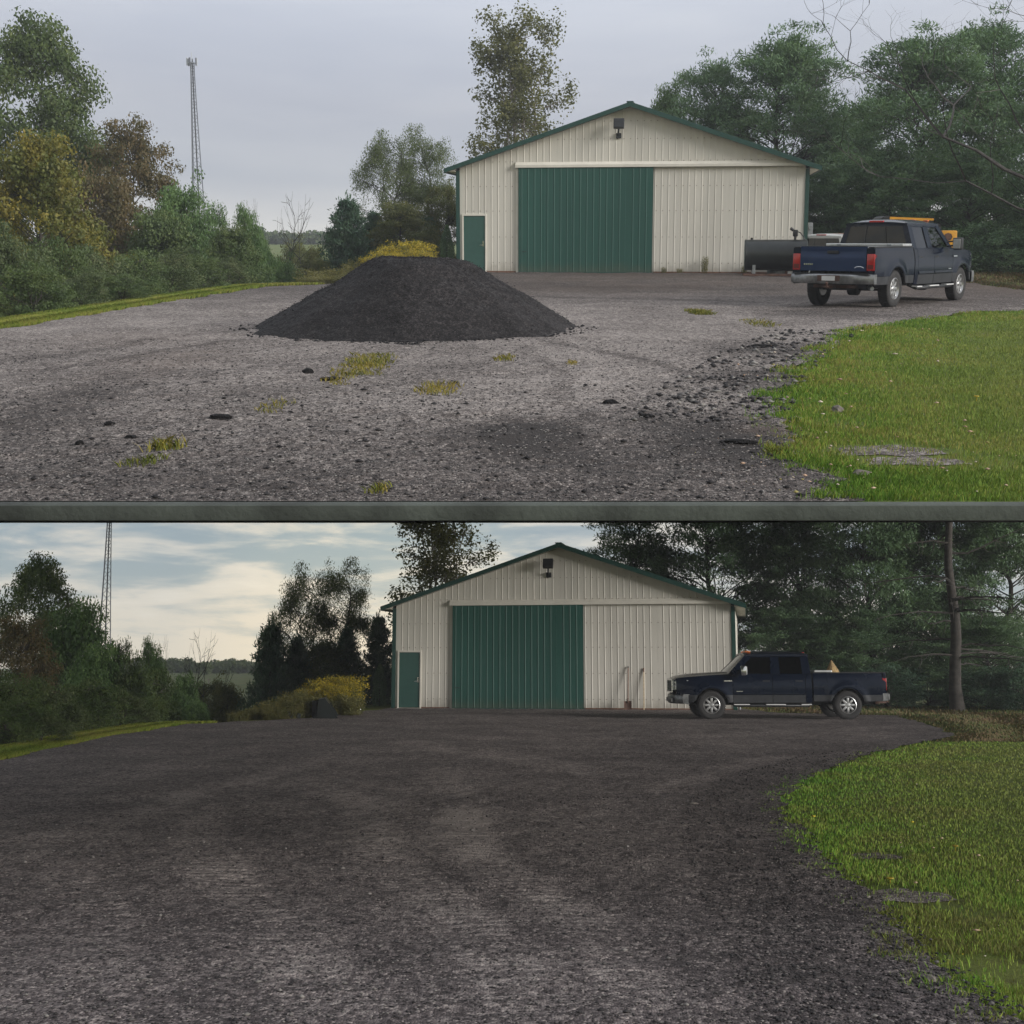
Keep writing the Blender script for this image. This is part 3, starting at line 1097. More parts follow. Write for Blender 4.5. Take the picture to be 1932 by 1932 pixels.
def make_truck(W, loc, rz, label, paint='paint'):
    P0, CL = M[paint], M['clad'] if paint == 'paint' else M[paint]
    t = thing('pickup_truck', label, 'pickup truck', W, loc, rz)
    # chassis and floor
    mb = MB()
    mb.box(X_(5.95), X_(.5), -.42, .42, .40, .56, .02)
    mb.box(X_(4.0), X_(1.7), -.88, .88, .47, .60, .01)
    mb.box(X_(1.66), X_(.35), -.55, .55, .55, 1.0)
    for c in (FW, RW):
        mb.tube([(X_(c), -.8, WZ), (X_(c), .8, WZ)], .06, 8)
        mb.lathe([(0, -.16), (.17, -.1), (.17, .1), (0, .16)], 12, 'Y', (X_(c), 0, WZ))
    part('chassis', mb, M['black'], t)
    mb = MB()
    for sg in (-1, 1):
        for c in (FW, RW):
            P = []
            for k in range(13):
                a = PI * k / 12
                P.append([(X_(c) + .50 * math.cos(a), sg * y, WZ + .02 + .50 * math.sin(a)) for y in (.52, .90)])
            mb.shell(P, (0, 0, .01))
    part('wheel_liner', mb, M['black'], t)
    CZ = .68   # top of the grey lower band
    for sg in (1, -1):
        mb = MB(); side_panel(mb, .15, 1.735, arch(FW, .475, CZ), hoodz, sg, 30, 9)
        part('fender', mb, P0, t, 40)
        mb = MB(); side_panel(mb, .24, 1.735, arch(FW, .475, .47), lambda s: max(CZ - .005, arch(FW, .475, .47)(s) + .004), sg, 24, 3)
        part('lower_cladding', mb, CL, t, 40)
        for (a, b, nm) in ((1.745, 2.865, 'front_door'), (2.88, 3.80, 'rear_door')):
            zt = lambda s: 1.245
            mb = MB(); side_panel(mb, a, b, lambda s: CZ, zt, sg, 6, 7)
            d = part(nm, mb, P0, t, 40)
            mb = MB(); side_panel(mb, a, b, lambda s: .46, lambda s: CZ - .006, sg, 4, 3)
            part('lower_cladding', mb, CL, d, 40)
            mb = MB(); mb.box(X_(a + .03), X_(b - .03), sg * .985 - .012, sg * .985 + .018, .70, .745, .006)
            part('trim_strip', mb, P0, d)
            mb = MB(); hs = b - .17
            mb.box(X_(hs + .1), X_(hs - .1), sg * .955 - .02, sg * .955 + .028, 1.05, 1.085, .008)
            part('handle', mb, M['black'], d)
        mb = MB(); side_panel(mb, 3.815, 3.985, lambda s: .46, lambda s: 1.245, sg, 2, 8)
        part('cab_corner', mb, P0, t, 40)
        mb = MB(); side_panel(mb, 4.03, 6.10, arch(RW, .475, CZ), lambda s: 1.285, sg, 40, 9)
        bs = part('bed_side', mb, P0, t, 40)
        mb = MB(); side_panel(mb, 4.03, 6.08, arch(RW, .475, .50), lambda s: max(CZ - .006, arch(RW, .475, .50)(s) + .004), sg, 40, 3)
        part('lower_cladding', mb, CL, bs, 40)
        mb = MB(); mb.box(X_(6.10), X_(4.03), sg * .80 if sg > 0 else -.935, .935 if sg > 0 else -.80, 1.286, 1.312, .008)
        part('bed_rail', mb, M['black'], bs)
        mb = MB(); mb.box(X_(6.06), X_(4.06), min(sg * .79, sg * .83), max(sg * .79, sg * .83), .86, 1.285)
        part('bed_liner', mb, M['black'], bs)
        # greenhouse pillars
        mb = MB()
        for (q) in (((1.60, 1.245), (1.80, 1.245), (2.40, 1.80), (2.18, 1.83)), ((2.83, 1.245), (3.10, 1.245), (3.10, 1.79), (2.86, 1.79)),
                    ((3.74, 1.245), (3.985, 1.245), (3.93, 1.80), (3.72, 1.80)), ((2.30, 1.735), (3.80, 1.75), (3.93, 1.83), (2.18, 1.83)),
                    ((1.74, 1.243), (3.985, 1.243), (3.985, 1.27), (1.74, 1.27))):
            vs = [gh(s, z, sg) for s, z in q] + [gh(s, z, sg, .05) for s, z in q]
            mb.add(vs, [(0, 1, 2, 3), (7, 6, 5, 4), (0, 4, 5, 1), (1, 5, 6, 2), (2, 6, 7, 3), (3, 7, 4, 0)])
        part('pillars', mb, P0, t)
        mb = MB()
        q = ((1.80, 1.26), (2.845, 1.26), (2.865, 1.76), (2.36, 1.75))
        vs = [gh(s, z, sg, .018) for s, z in q] + [gh(s, z, sg, .022) for s, z in q]
        mb.add(vs, [(0, 1, 2, 3), (7, 6, 5, 4), (0, 4, 5, 1), (1, 5, 6, 2), (2, 6, 7, 3), (3, 7, 4, 0)])
        part('front_window', mb, M['glass'], t)
        mb = MB()
        q = ((3.08, 1.26), (3.76, 1.26), (3.735, 1.765), (3.08, 1.765))
        vs = [gh(s, z, sg, .018) for s, z in q] + [gh(s, z, sg, .022) for s, z in q]
        mb.add(vs, [(0, 1, 2, 3), (7, 6, 5, 4), (0, 4, 5, 1), (1, 5, 6, 2), (2, 6, 7, 3), (3, 7, 4, 0)])
        part('rear_window', mb, M['glass'], t)
        # step bar with bright treads
        mb = MB(); mb.tube([(X_(1.72), sg * .80, .46), (X_(1.80), sg * .97, .38), (X_(3.88), sg * .97, .38), (X_(3.96), sg * .80, .46)], .04, 10)
        sb = part('step_bar', mb, M['black'], t, 40)
        for a, b in ((1.75, 2.20), (2.66, 3.22), (3.66, 3.95)):
            mb = MB(); mb.box(X_(b), X_(a), sg * .97 - .07, sg * .97 + .07, .40, .425, .008)
            part('step_tread', mb, M['whitep'], sb)
        # mirror
        mb = MB(); mb.tube([(X_(2.02), sg * .93, 1.30), (X_(2.0), sg * 1.10, 1.32)], .022, 6); mb.tube([(X_(2.02), sg * .92, 1.40), (X_(2.0), sg * 1.10, 1.42)], .018, 6)
        mi = part('mirror', mb, M['black'], t)
        mb = MB(); mb.box(X_(2.09), X_(1.93), sg * 1.19 - .11, sg * 1.19 + .11, 1.22, 1.50, .035)
        part('mirror_shell', mb, M['chrome'] if sg > 0 else M['black'], mi, 40)
        mb = MB(); mb.box(X_(2.105), X_(2.092), sg * 1.19 - .085, sg * 1.19 + .085, 1.25, 1.47, .004)
        part('mirror_glass', mb, M['alum'], mi)
        # lamps
        mb = MB()
        P = []
        for k in range(6):
            s = .075 + .39 * (k / 5) ** 1.6
            y = .60 + .34 * (k / 5) ** .6
            y = min(y, ybody(max(s, .16), .95) + .012)
            P.append([(X_(s), sg * y, z) for z in (.82, .96, 1.09)])
        mb.shell(P, (-.05, 0, 0))
        hl = part('headlight', mb, M['lamp'], t, 50)
        mb = MB(); mb.lathe([(0, .0), (.075, .0), (.085, -.03)], 14, 'X', (X_(.10), sg * .68, .96))
        part('reflector', mb, M['chrome'], hl)
        mb = MB()
        mb.box(X_(6.118), X_(6.0), min(sg * .775, sg * .955), max(sg * .775, sg * .955), .80, 1.16, .02)
        tl = part('tail_light', mb, M['red'], t, 40)
        mb = MB(); mb.box(X_(6.124), X_(6.117), min(sg * .80, sg * .93), max(sg * .80, sg * .93), .84, .93, .002)
        part('reversing_lamp', mb, M['redk'], tl)
        # fender badge
        mb = MB(); mb.box(X_(1.72), X_(1.49), sg * .986, sg * .992, 1.055, 1.085, .002)
        part('badge', mb, M['chrome'], t)
        mb = MB(); mb.box(X_(2.02), X_(1.84), sg * .988, sg * .993, .77, .79, .002)
        part('badge', mb, M['chrome'], t)
    # hood
    P = []
    for i in range(15):
        s = .085 + 1.565 * i / 14
        z0 = hoodz(s)
        row = []
        for k in range(17):
            v = -1 + 2 * k / 16
            y = v * (ybody(max(s, .16), 1.15) - .02)
            z = z0 + .045 * (1 - abs(v) ** 3) + .03 * math.exp(-((abs(v) - .42) / .16) ** 2) * min(1, (s - .1) / .5)
            if s < .25:
                z -= .05 * ((.25 - s) / .165) ** 2
            row.append((X_(s), y, z))
        P.append(row)
    mb = MB(); mb.shell(P, (0, 0, -.04))
    part('hood', mb, P0, t, 50)
    mb = MB(); mb.box(X_(1.80), X_(1.62), -.84, .84, 1.16, 1.262, .02)
    part('cowl', mb, M['black'], t)
    # grille and front bumper
    mb = MB(); mb.box(X_(.19), X_(.07), -.585, .585, .74, 1.12, .02)
    gr = part('grille', mb, M['black'], t)
    mb = MB()
    mb.box(X_(.075), X_(.045), -.59, .59, 1.08, 1.13, .008); mb.box(X_(.075), X_(.045), -.59, .59, .73, .77, .008)
    mb.box(X_(.075), X_(.045), -.60, -.555, .74, 1.12, .008); mb.box(X_(.075), X_(.045), .555, .60, .74, 1.12, .008)
    part('grille_frame', mb, M['chrome'], gr)
    for k in range(2):
        mb = MB(); mb.box(X_(.07), X_(.052), -.55, .55, .85 + k * .10, .885 + k * .10, .004)
        part('grille_bar', mb, M['clad'], gr)
    mb = MB()
    P = []
    for k in range(15):
        v = -1 + 2 * k / 14
        s = .03 + .28 * abs(v) ** 4
        P.append([(X_(s + .03), v * .985, .43), (X_(s), v * .985, .47), (X_(s), v * .985, .66), (X_(s + .04), v * .985, .70)])
    mb.shell(P, (-.16, 0, 0))
    part('front_bumper', mb, M['bumper'], t, 40)
    for sg in (-1, 1):
        mb = MB(); mb.lathe([(0, .012), (.05, .012), (.06, -.03)], 12, 'X', (X_(.035), sg * .62, .53))
        part('fog_lamp', mb, M['lamp'], t)
    # windscreen
    def wsp(a, v):
        s = 1.62 + (2.20 - 1.62) * a - .07 * (1 - v * v) * (1 - .4 * a)
        return (X_(s), v * (.86 - .16 * a), 1.25 + .575 * a)
    P = [[wsp(i / 6, -1 + 2 * k / 10) for k in range(11)] for i in range(7)]
    mb = MB(); mb.shell(P, (-.008, 0, 0))
    part('windshield', mb, M['clear'], t, 60)
    # roof
    P = []
    for i in range(11):
        s = 2.13 + 1.83 * i / 10
        row = []
        e = min(1, (s - 2.13) / .25, (3.96 - s) / .12)
        for k in range(15):
            v = -1 + 2 * k / 14
            z = 1.815 + (.085 + .02 * math.sin(PI * i / 10)) * (1 - abs(v) ** 3.2) * (.45 + .55 * max(0, e) ** .5)
            row.append((X_(s), v * .735, z))
        P.append(row)
    mb = MB(); mb.shell(P, (0, 0, -.05))
    rf = part('roof', mb, P0, t, 50)
    for k in range(5):
        y = (-.5, -.18, 0, .18, .5)[k]
        mb = MB(); mb.box(X_(2.34), X_(2.24), y - .055, y + .055, 1.882 if abs(y) < .3 else 1.872, 1.925 if abs(y) < .3 else 1.91, .012)
        part('roof_marker_lamp', mb, M['amber'], rf)
    # rear of the cab
    def rwp(v, z):
        a = (z - 1.25) / .58
        return (X_(3.985 - .05 * max(0, a)), v * (.90 - .2 * max(0, a)), z)
    mb = MB()
    mb.box(X_(3.99), X_(3.95), -.93, .93, .62, 1.26)
    for (a, b, c, d) in ((-1, -.86, 1.26, 1.82), (.86, 1, 1.26, 1.82), (-.86, .86, 1.755, 1.83), (-.86, .86, 1.25, 1.30)):
        vs = [rwp(a, c), rwp(b, c), rwp(b, d), rwp(a, d)]
        mb.add(vs + [(x + .05, y, z) for x, y, z in vs], [(0, 1, 2, 3), (7, 6, 5, 4), (0, 4, 5, 1), (1, 5, 6, 2), (2, 6, 7, 3), (3, 7, 4, 0)])
    part('cab_back', mb, P0, t)
    for (a, b) in ((-.855, -.31), (-.295, .295), (.31, .855)):
        mb = MB()
        vs = [rwp(a, 1.302), rwp(b, 1.302), rwp(b, 1.753), rwp(a, 1.753)]
        mb.add([(x + .012, y, z) for x, y, z in vs] + [(x + .018, y, z) for x, y, z in vs], [(0, 1, 2, 3), (7, 6, 5, 4), (0, 4, 5, 1), (1, 5, 6, 2), (2, 6, 7, 3), (3, 7, 4, 0)])
        part('back_window', mb, M['glass'], t)
    mb = MB()
    for y in (-.303, .303):
        vs = [rwp(y - .008, 1.30), rwp(y + .008, 1.30), rwp(y + .008, 1.755), rwp(y - .008, 1.755)]
        mb.add([(x - .002, yy, z) for x, yy, z in vs] + [(x + .02, yy, z) for x, yy, z in vs], [(0, 1, 2, 3), (7, 6, 5, 4), (0, 4, 5, 1), (1, 5, 6, 2), (2, 6, 7, 3), (3, 7, 4, 0)])
    part('window_divider', mb, M['black'], t)
    mb = MB(); mb.box(X_(3.965), X_(3.90), -.17, .17, 1.845, 1.885, .008)
    part('brake_light', mb, M['red'], t)
    # cabin
    mb = MB()
    mb.box(X_(1.95), X_(1.66), -.80, .80, .95, 1.24, .03)
    mb.box(X_(3.9), X_(1.7), -.85, .85, .60, .64)
    part('dashboard', mb, M['dark'], t)
    for s_, ys in ((2.55, (-.45, .45)), (3.45, (-.45, .45))):
        for y in ys:
            mb = MB(); mb.box(X_(s_ + .25), X_(s_ - .28), y - .27, y + .27, .85, 1.0, .04); mb.box(X_(s_ + .30), X_(s_ + .17), y - .25, y + .25, .98, 1.50, .04); mb.box(X_(s_ + .30), X_(s_ + .19), y - .13, y + .13, 1.51, 1.67, .03)
            part('seat', mb, M['dark'], t)
    mb = MB()
    sw = [(X_(2.05) + .06 * math.sin(a), .45 + .18 * math.cos(a), 1.22 + .17 * math.sin(a)) for a in np.linspace(0, 2 * PI, 19)]
    mb.tube(sw, .014, 6)
    part('steering_wheel', mb, M['black'], t)
    # load bed
    mb = MB(); mb.box(X_(6.08), X_(4.04), -.80, .80, .84, .87); mb.box(X_(4.08), X_(4.03), -.80, .80, .871, 1.285)
    for k in range(11):
        mb.box(X_(6.06), X_(4.1), -.7 + k * .14 - .03, -.7 + k * .14 + .03, .87, .882)
    part('load_bed', mb, M['black'], t)
    # tailgate
    P = []
    for i in range(9):
        z = .79 + .52 * i / 8
        row = []
        for k in range(13):
            v = -1 + 2 * k / 12
            d = .02 * math.exp(-((z - 1.17) / .045) ** 2) * (1 - v ** 4) * -1 + .015 * (1 if z < 1.15 else 0)
            row.append((X_(6.115 + d), v * .765, z))
        P.append(row)
    mb = MB(); mb.shell(P, (.06, 0, 0))
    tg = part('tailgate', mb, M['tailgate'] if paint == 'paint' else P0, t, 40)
    mb = MB(); mb.box(X_(6.145), X_(6.105), -.13, .13, 1.16, 1.225, .012)
    part('handle', mb, M['black'], tg)
    mb = MB(); mb.box(X_(6.10), X_(6.03), -.765, .765, 1.308, 1.322, .004)
    part('top_cap', mb, M['black'], tg)
    mb = MB()
    for k in range(5):
        mb.box(X_(6.142), X_(6.131), .64 - k * .045, .675 - k * .045, .915, .945, .002)
    part('badge', mb, M['chrome'], tg)
    mb = MB(); mb.tube([(X_(6.136), -.62 + .10 * math.cos(a), .855 + .035 * math.sin(a)) for a in np.linspace(0, PI, 9)], .007, 5)
    part('badge', mb, M['chrome'], tg)
    for sg in (1, -1):
        mb = MB(); mb.box(X_(6.098), X_(6.02), min(sg * .77, sg * .955), max(sg * .77, sg * .955), .70, 1.284, .006)
        part('bed_end', mb, P0, t)
    # rear bumper
    mb = MB()
    P = []
    for k in range(13):
        v = -1 + 2 * k / 12
        s = 6.30 - .16 * abs(v) ** 5
        P.append([(X_(s - .02), v * .97, .52), (X_(s), v * .97, .56), (X_(s), v * .97, .69), (X_(s - .03), v * .97, .725)])
    mb.shell(P, (.14, 0, 0))
    bp = part('rear_bumper', mb, M['bumper'], t, 40)
    mb = MB(); mb.box(X_(6.27), X_(6.14), -.9, .9, .722, .742, .004)
    part('bumper_step', mb, M['black'], bp)
    mb = MB(); mb.box(X_(6.312), X_(6.30), -.26, .26, .575, .70, .003)
    part('plate_recess', mb, M['rust'], bp)
    mb = MB(); mb.box(X_(6.318), X_(6.313), -.155, .155, .585, .685, .003)
    part('licence_plate', mb, M['whitep'], bp)
    mb = MB(); mb.box(X_(6.33), X_(6.0), -.04, .04, .42, .50, .005); mb.box(X_(6.0), X_(5.9), -.5, .5, .42, .49, .005); mb.lathe([(0, .035), (.03, .02), (.035, 0), (.02, -.03), (.02, -.06)], 10, 'Z', (X_(6.38), 0, .53)); mb.box(X_(6.42), X_(6.30), -.03, .03, .45, .475)
    part('hitch', mb, M['rust'], t)
    mb = MB(); mb.tube([(X_(4.4), -.62, .42), (X_(5.6), -.62, .44), (X_(5.95), -.85, .42)], .045, 10)
    part('exhaust_pipe', mb, M['steel'], t, 40)
    # wheels
    for sg in (1, -1):
        for c, w_ in ((FW, .84), (RW, .84)):
            cy = sg * w_
            mb = MB()
            mb.lathe([(.235, -.11), (.30, -.125), (.36, -.125), (.388, -.105), (.398, -.06), (.40, 0), (.398, .06), (.388, .105), (.36, .125), (.30, .125), (.235, .11)], 30, 'Y', (X_(c), cy, WZ))
            wh = link('wheel', mb.mesh('tyre', 40), M['rubber'], t)
            mb = MB()
            for k in range(40):
                a = 2 * PI * k / 40
                Mk = Matrix.Translation((X_(c), cy, WZ)) @ Matrix.Rotation(a, 4, 'Y')
                mb.box(-.02, .02, -.10, -.01, .395, .407, 0, Mk)
                mb.box(-.02 + .031, .02 + .031, .01, .10, .394, .406, 0, Mk)
            part('tread', mb, M['rubber'], wh, stuff=True)
            mb = MB()
            o_ = sg
            mb.lathe([(.24, o_ * .115), (.225, o_ * .12), (.21, o_ * .08), (.195, o_ * .05), (.19, -o_ * .1), (0, -o_ * .1)], 30, 'Y', (X_(c), cy, WZ))
            part('rim', mb, M['alloy'], wh, 40)
            mb = MB()
            mb.lathe([(0, o_ * .11), (.05, o_ * .105), (.065, o_ * .085), (.09, o_ * .075)], 20, 'Y', (X_(c), cy, WZ))
            for k in range(8):
                Mk = Matrix.Translation((X_(c), cy, WZ)) @ Matrix.Rotation(2 * PI * k / 8, 4, 'Y')
                mb.box(-.032, .032, o_ * .075 - .015, o_ * .075 + .015, .06, .205, .008, Mk)
            part('spokes', mb, M['alloy'], wh, 40)
            mb = MB(); mb.lathe([(.188, -o_ * .02), (0, -o_ * .02)], 20, 'Y', (X_(c), cy, WZ))
            part('brake_disc', mb, M['black'], wh)
    return t


def tl_(W, px, row, rz, s, y):
    """truck origin so that the wheel foot at (s, y) stands on the ground under (px,row)"""
    p = W.gp(px, row)
    v = Matrix.Rotation(rz, 3, 'Z') @ Vector((X_(s), y, 0))
    return Vector((p.x - v.x, p.y - v.y, 0))


rz = R(90 - 39)
lp = tl_(UP, 1682, 580, rz, RW, -.9)
lp.z = UP.gz(lp.x, lp.y) + .015
truck_up = make_truck(UP, lp, rz, 'dark blue pickup truck seen from behind, tailgate towards the old gravel lot')
up_t_M = truck_up.matrix_world.copy()
rz2 = R(180)
lp2 = tl_(LO, 1343, 1359, rz2, FW, .9)
lp2.z = LO.gz(lp2.x, lp2.y) + .03
truck_lo = dup(truck_up, LO.M @ Matrix.Translation(lp2) @ Matrix.Rotation(rz2, 4, 'Z'), 'dark blue pickup truck parked side-on, nose towards the barn, on fresh asphalt')
# white pickup mostly hidden behind the blue one
pw = UP.at(1560, 505, 43.5)
pw.z = UP.gz(pw.x, pw.y)
rz3 = R(90 - 35)
v3 = Matrix.Rotation(rz3, 3, 'Z') @ Vector((X_(3.5), 0, 0))
dup(truck_up, UP.M @ Matrix.Translation((pw.x + .55 - v3.x, pw.y - v3.y + 2.6, pw.z - .52)) @ Matrix.Rotation(rz3, 4, 'Z'),
    'white vehicle with dark windows showing between barn corner and blue pickup', mats={M['paint']: M['whitep'], M['clad']: M['whitep'], M['tailgate']: M['whitep']})


def in_truck(W, root_loc, rz_, s, y, z):
    v = Matrix.Rotation(rz_, 3, 'Z') @ Vector((X_(s), y, z))
    return Vector(root_loc) + v


def toolbox(W, loc, rz_, label):
    t = thing('toolbox', label, 'toolbox', W, in_truck(W, loc, rz_, 4.33, 0, .885), rz_)
    mb = MB(); mb.box(-.24, .24, -.74, .74, 0, .428, .01)
    part('box_body', mb, M['alum'], t)
    mb = MB(); mb.box(-.25, .25, -.92, .92, .430, .485, .012)
    part('lid', mb, M['alum'], t)
    for y in (-.6, .6):
        mb = MB(); mb.box(-.262, -.25, y - .05, y + .05, .435, .475, .003)
        part('latch', mb, M['steel'], t)


toolbox(UP, lp, rz, 'aluminium toolbox lid across the load bed behind the rear-view truck cab')
toolbox(LO, lp2, rz2, 'pale toolbox end showing over the bed rail of the side-on truck')
# vest on the driving seat, lower truck
mb = MB()
P = [[(-.10 + .02 * math.sin(k * 1.3), -.14 + .28 * j / 4, .0 + .36 * k / 5) for j in range(5)] for k in range(6)]
mb.shell(P, (-.03, 0, 0))
solo('safety_vest', mb, M['hivis'], 'bright green safety vest hung on the seat behind the truck window', 'vest', LO, in_truck(LO, lp2, rz2, 2.62, .56, 1.14), rz2)
# straw-coloured heap in the bed
mb = MB(); mb.lathe([(.36, 0), (.27, .25), (.16, .52), (.03, .76), (0, .78)], 11, 'Z')
mb.v = [(x * (1 + .2 * math.sin(z * 23 + x * 9)), y * (1 + .2 * math.cos(z * 19 + y * 7)), z) for x, y, z in mb.v]
solo('brush_heap', mb, mat_plain('straw', (.30, .21, .10), .95, var=.4, scale=14, bump=.8), 'pointed tan brush heap sticking up from the truck bed', 'heap', LO, in_truck(LO, lp2, rz2, 4.85, -.25, .884), 0)

# ------------------------------------------------------------------ fuel tank with pump
ptk = UP.gp(1404, 514)
tcy = yt = 44.2
tk = thing('fuel_tank', 'black cylindrical fuel tank with hand pump on skids beside the barn', 'fuel tank', UP, Vector((UP.at(1404, 512, 44.2).x, 44.2, UP.gz(8, 44.2))), by_up)
mb = MB()
mb.lathe([(.50, 0.0), (.512, .03), (.50, .06), (.50, 1.95), (.512, 1.98), (.50, 2.0)], 36, 'X', (0, 0, .68))
part('tank_shell', mb, M['tank'], tk, 40)
for x0, sg in ((0, -1), (2.0, 1)):
    mb = MB(); mb.lathe([(0, x0 + sg * .015), (.47, x0 + sg * .01), (.495, x0 - sg * .006)], 36, 'X', (0, 0, .68))
    part('tank_end', mb, M['tankend'], tk, 40)
mb = MB()
for i in range(26):
    a = R(-58 + rng.normal() * 12)
    x = .85 + rng.normal() * .22
    Mk = Matrix.Translation((x, 0, .68)) @ Matrix.Rotation(R(122) + R(rng.normal() * 9), 4, 'X') @ Matrix.Translation((0, 0, -.0))
    mb.add([Mk @ Vector((dx, .5045 * math.sin(da), -.5045 * math.cos(da))) for dx, da in ((-.03, 0), (.035, .02), (.03, .045), (-.02, .04))], [(0, 1, 2, 3)])
part('worn_lettering', mb, M['tankend'], tk, stuff=True)
for x in (.3, 1.65):
    mb = MB(); mb.box(x - .05, x + .05, -.42, .42, .08, .20, .01); mb.box(x - .05, x + .05, -.42, -.30, .2, .36); mb.box(x - .05, x + .05, .30, .42, .2, .36)
    part('cradle', mb, M['steel'], tk)
for y in (-.45, .45):
    mb = MB(); mb.box(-.05, 2.05, y - .04, y + .04, 0, .08, .01)
    part('skid', mb, M['rust'], tk)
mb = MB(); mb.lathe([(.04, 1.17), (.04, 1.24), (0, 1.24)], 12, 'Z', (.22, 0, 0))
part('filler_cap', mb, M['black'], tk)
mb = MB(); mb.tube([(1.62, 0, 1.16), (1.62, 0, 1.30)], .04, 10); mb.box(1.54, 1.70, -.08, .08, 1.28, 1.50, .03); mb.tube([(1.55, 0, 1.48), (1.46, -.02, 1.55)], .05, 10); mb.tube([(1.68, 0, 1.44), (1.78, -.03, 1.40), (1.90, -.05, 1.24), (1.96, -.05, 1.0)], .018, 6)
part('pump', mb, M['black'], tk, 40)

# ------------------------------------------------------------------ yellow loader behind the truck
yl = thing('loader', 'yellow compact loader with raised arm partly hidden behind the pickup', 'loader', UP, (0, 0, 0))
mb = MB(); mb.box(-1.3, .5, -.55, .55, .35, .95, .04)
part('chassis', mb, M['yellow'], yl, 40)
mb = MB(); mb.box(.55, 1.05, -.62, .62, .95, 1.72, .05); mb.box(1.0, 1.25, -.55, .60, .8, 1.45, .05)
part('engine_cover', mb, M['yellow'], yl, 40)
mb = MB(); mb.lathe([(.0, -.64), (.14, -.64), (.14, -.625)], 8, 'Y', (.75, 0, 1.5))
part('decal', mb, M['rust'], yl)
mb = MB()
for x in (-.75, .5):
    for y in (-.48, .48):
        mb.box(x - .04, x + .04, y - .04, y + .04, .95, 1.90)
mb.box(-.8, .5, -.53, .53, 1.90, 1.95, .01)
for y in (-.66, .66):
    mb.box(.12, .22, y - .05, y + .05, .9, 2.055)
part('cab_frame', mb, M['black'], yl)
mb = MB(); mb.box(-.35, .15, -.25, .25, .95, 1.1, .04); mb.box(.05, .18, -.25, .25, 1.1, 1.6, .04)
part('seat', mb, M['dark'], yl)
for y in (-.66, .66):
    mb = MB(); mb.prism([(-1.15, 2.10), (.25, 2.06), (.25, 2.13), (-1.15, 2.19)], lambda u, v, q: (u, q, v), y - .05, y + .05)
    part('lift_arm', mb, M['yellow'], yl)
mb = MB(); mb.prism([(-1.15, 2.0), (-1.36, 2.02), (-1.42, 2.14), (-1.30, 2.22), (-1.15, 2.22)], lambda u, v, q: (u, q, v), -.7, .7)
part('bucket', mb, M['black'], yl)
for x in (-.85, .25):
    for y in (-.66, .66):
        mb = MB(); mb.lathe([(.16, -.13), (.38, -.13), (.42, -.08), (.42, .08), (.38, .13), (.16, .13)], 20, 'Y', (x, y, .42)); mb.lathe([(.165, -.12), (.06, -.10), (0, -.10)], 14, 'Y', (x, y, .42)); mb.lathe([(.165, .12), (.06, .10), (0, .10)], 14, 'Y', (x, y, .42))
        part('wheel', mb, M['rubber'], yl, 40)
pl = UP.at(1765, 520, 42.0)
yl.matrix_world = UP.M @ Matrix.Translation((UP.at(1772, 445, 42.0).x - .6, 42.0, UP.gz(pl.x, 42))) @ Matrix.Rotation(R(-4), 4, 'Z') @ Matrix.Diagonal((.95, .95, .885, 1))

# ------------------------------------------------------------------ shovel, pole, board and bucket by the lower barn
p = barn_pt(LO, bl_lo, by_lo, 8.49, -.27)
t = thing('shovel', 'long-handled shovel leaning on the cream barn wall', 'shovel', LO, p, by_lo)
mb = MB(); mb.tube([(0, -.05, .30), (0, .22, 1.46)], .019, 8)
part('handle', mb, M['wood2'], t)
mb = MB()
P = [[(-.13 + .26 * j / 6, -.12 + .02 * math.cos((j - 3) * .6) + .16 * k / 4 * .4, .02 + .3 * k / 4) for j in range(7)] for k in range(5)]
mb.shell(P, (0, .006, 0)); mb.tube([(0, -.075, .26), (0, -.03, .42)], .026, 8)
part('blade', mb, M['rust'], t)
mb = MB(); mb.tube([(0, .218, 1.45), (0, .228, 1.50)], .023, 8)
part('grip', mb, M['black'], t)
p = barn_pt(LO, bl_lo, by_lo, 9.03, -.24)
t = thing('pole', 'pale wooden pole leaning on the cream barn wall right of the shovel', 'pole', LO, p, by_lo)
mb = MB(); mb.tube([(0, 0, .0), (0, .20, 1.30)], .017, 8)
part('shaft', mb, M['wood'], t)
mb = MB(); mb.tube([(0, .20, 1.30), (0, .214, 1.44)], .021, 8)
part('grip', mb, M['wood2'], t)
# skid-steer bucket standing on its end
pb = LO.gp(612, 1355)
t = thing('loader_bucket', 'dark steel loader bucket standing on end before the goldenrod', 'bucket', LO, pb, R(6))
pr = [(-.30, 0), (.42, 0), (.40, .05), (.16, .44), (.02, .60), (-.16, .56), (-.20, .10), (-.30, .08)]
for y in (-.75, .75):
    mb = MB(); mb.prism(pr, lambda u, v, q: (u, q, v), y - .015, y + .015)
    part('side_plate', mb, M['tank'], t)
mb = MB()
for a, b in ((pr[3], pr[4]), (pr[4], pr[5]), (pr[5], pr[6])):
    mb.prism([(a[0], a[1]), (b[0], b[1]), (b[0] * .96 + .01, b[1] * .95), (a[0] * .96, a[1] * .95)], lambda u, v, q: (u, q, v), -.735, .735)
part('back_plate', mb, M['tank'], t)
for y in (-.6, .3):
    mb = MB(); mb.box(-.34, -.20, y, y + .1, .05, .52, .01)
    part('mounting_bracket', mb, M['black'], t)
pb = LO.gp(551, 1357)
t = thing('pallet_forks', 'low dark fork attachment lying left of the loader bucket', 'attachment', LO, pb, R(12))
for k in range(3):
    mb = MB(); mb.prism([(-.05, 0), (.06, 0), (.10, .20 - .03 * k), (.02, .24 - .03 * k)], lambda u, v, q: (u + k * .15 - .15, q, v), -.2, .2)
    part('tine', mb, M['tank'], t)
mb = MB(); mb.box(-.30, .26, .2, .3, .0, .12, .01)
part('frame', mb, M['black'], t)
pb = LO.gp(657, 1346)
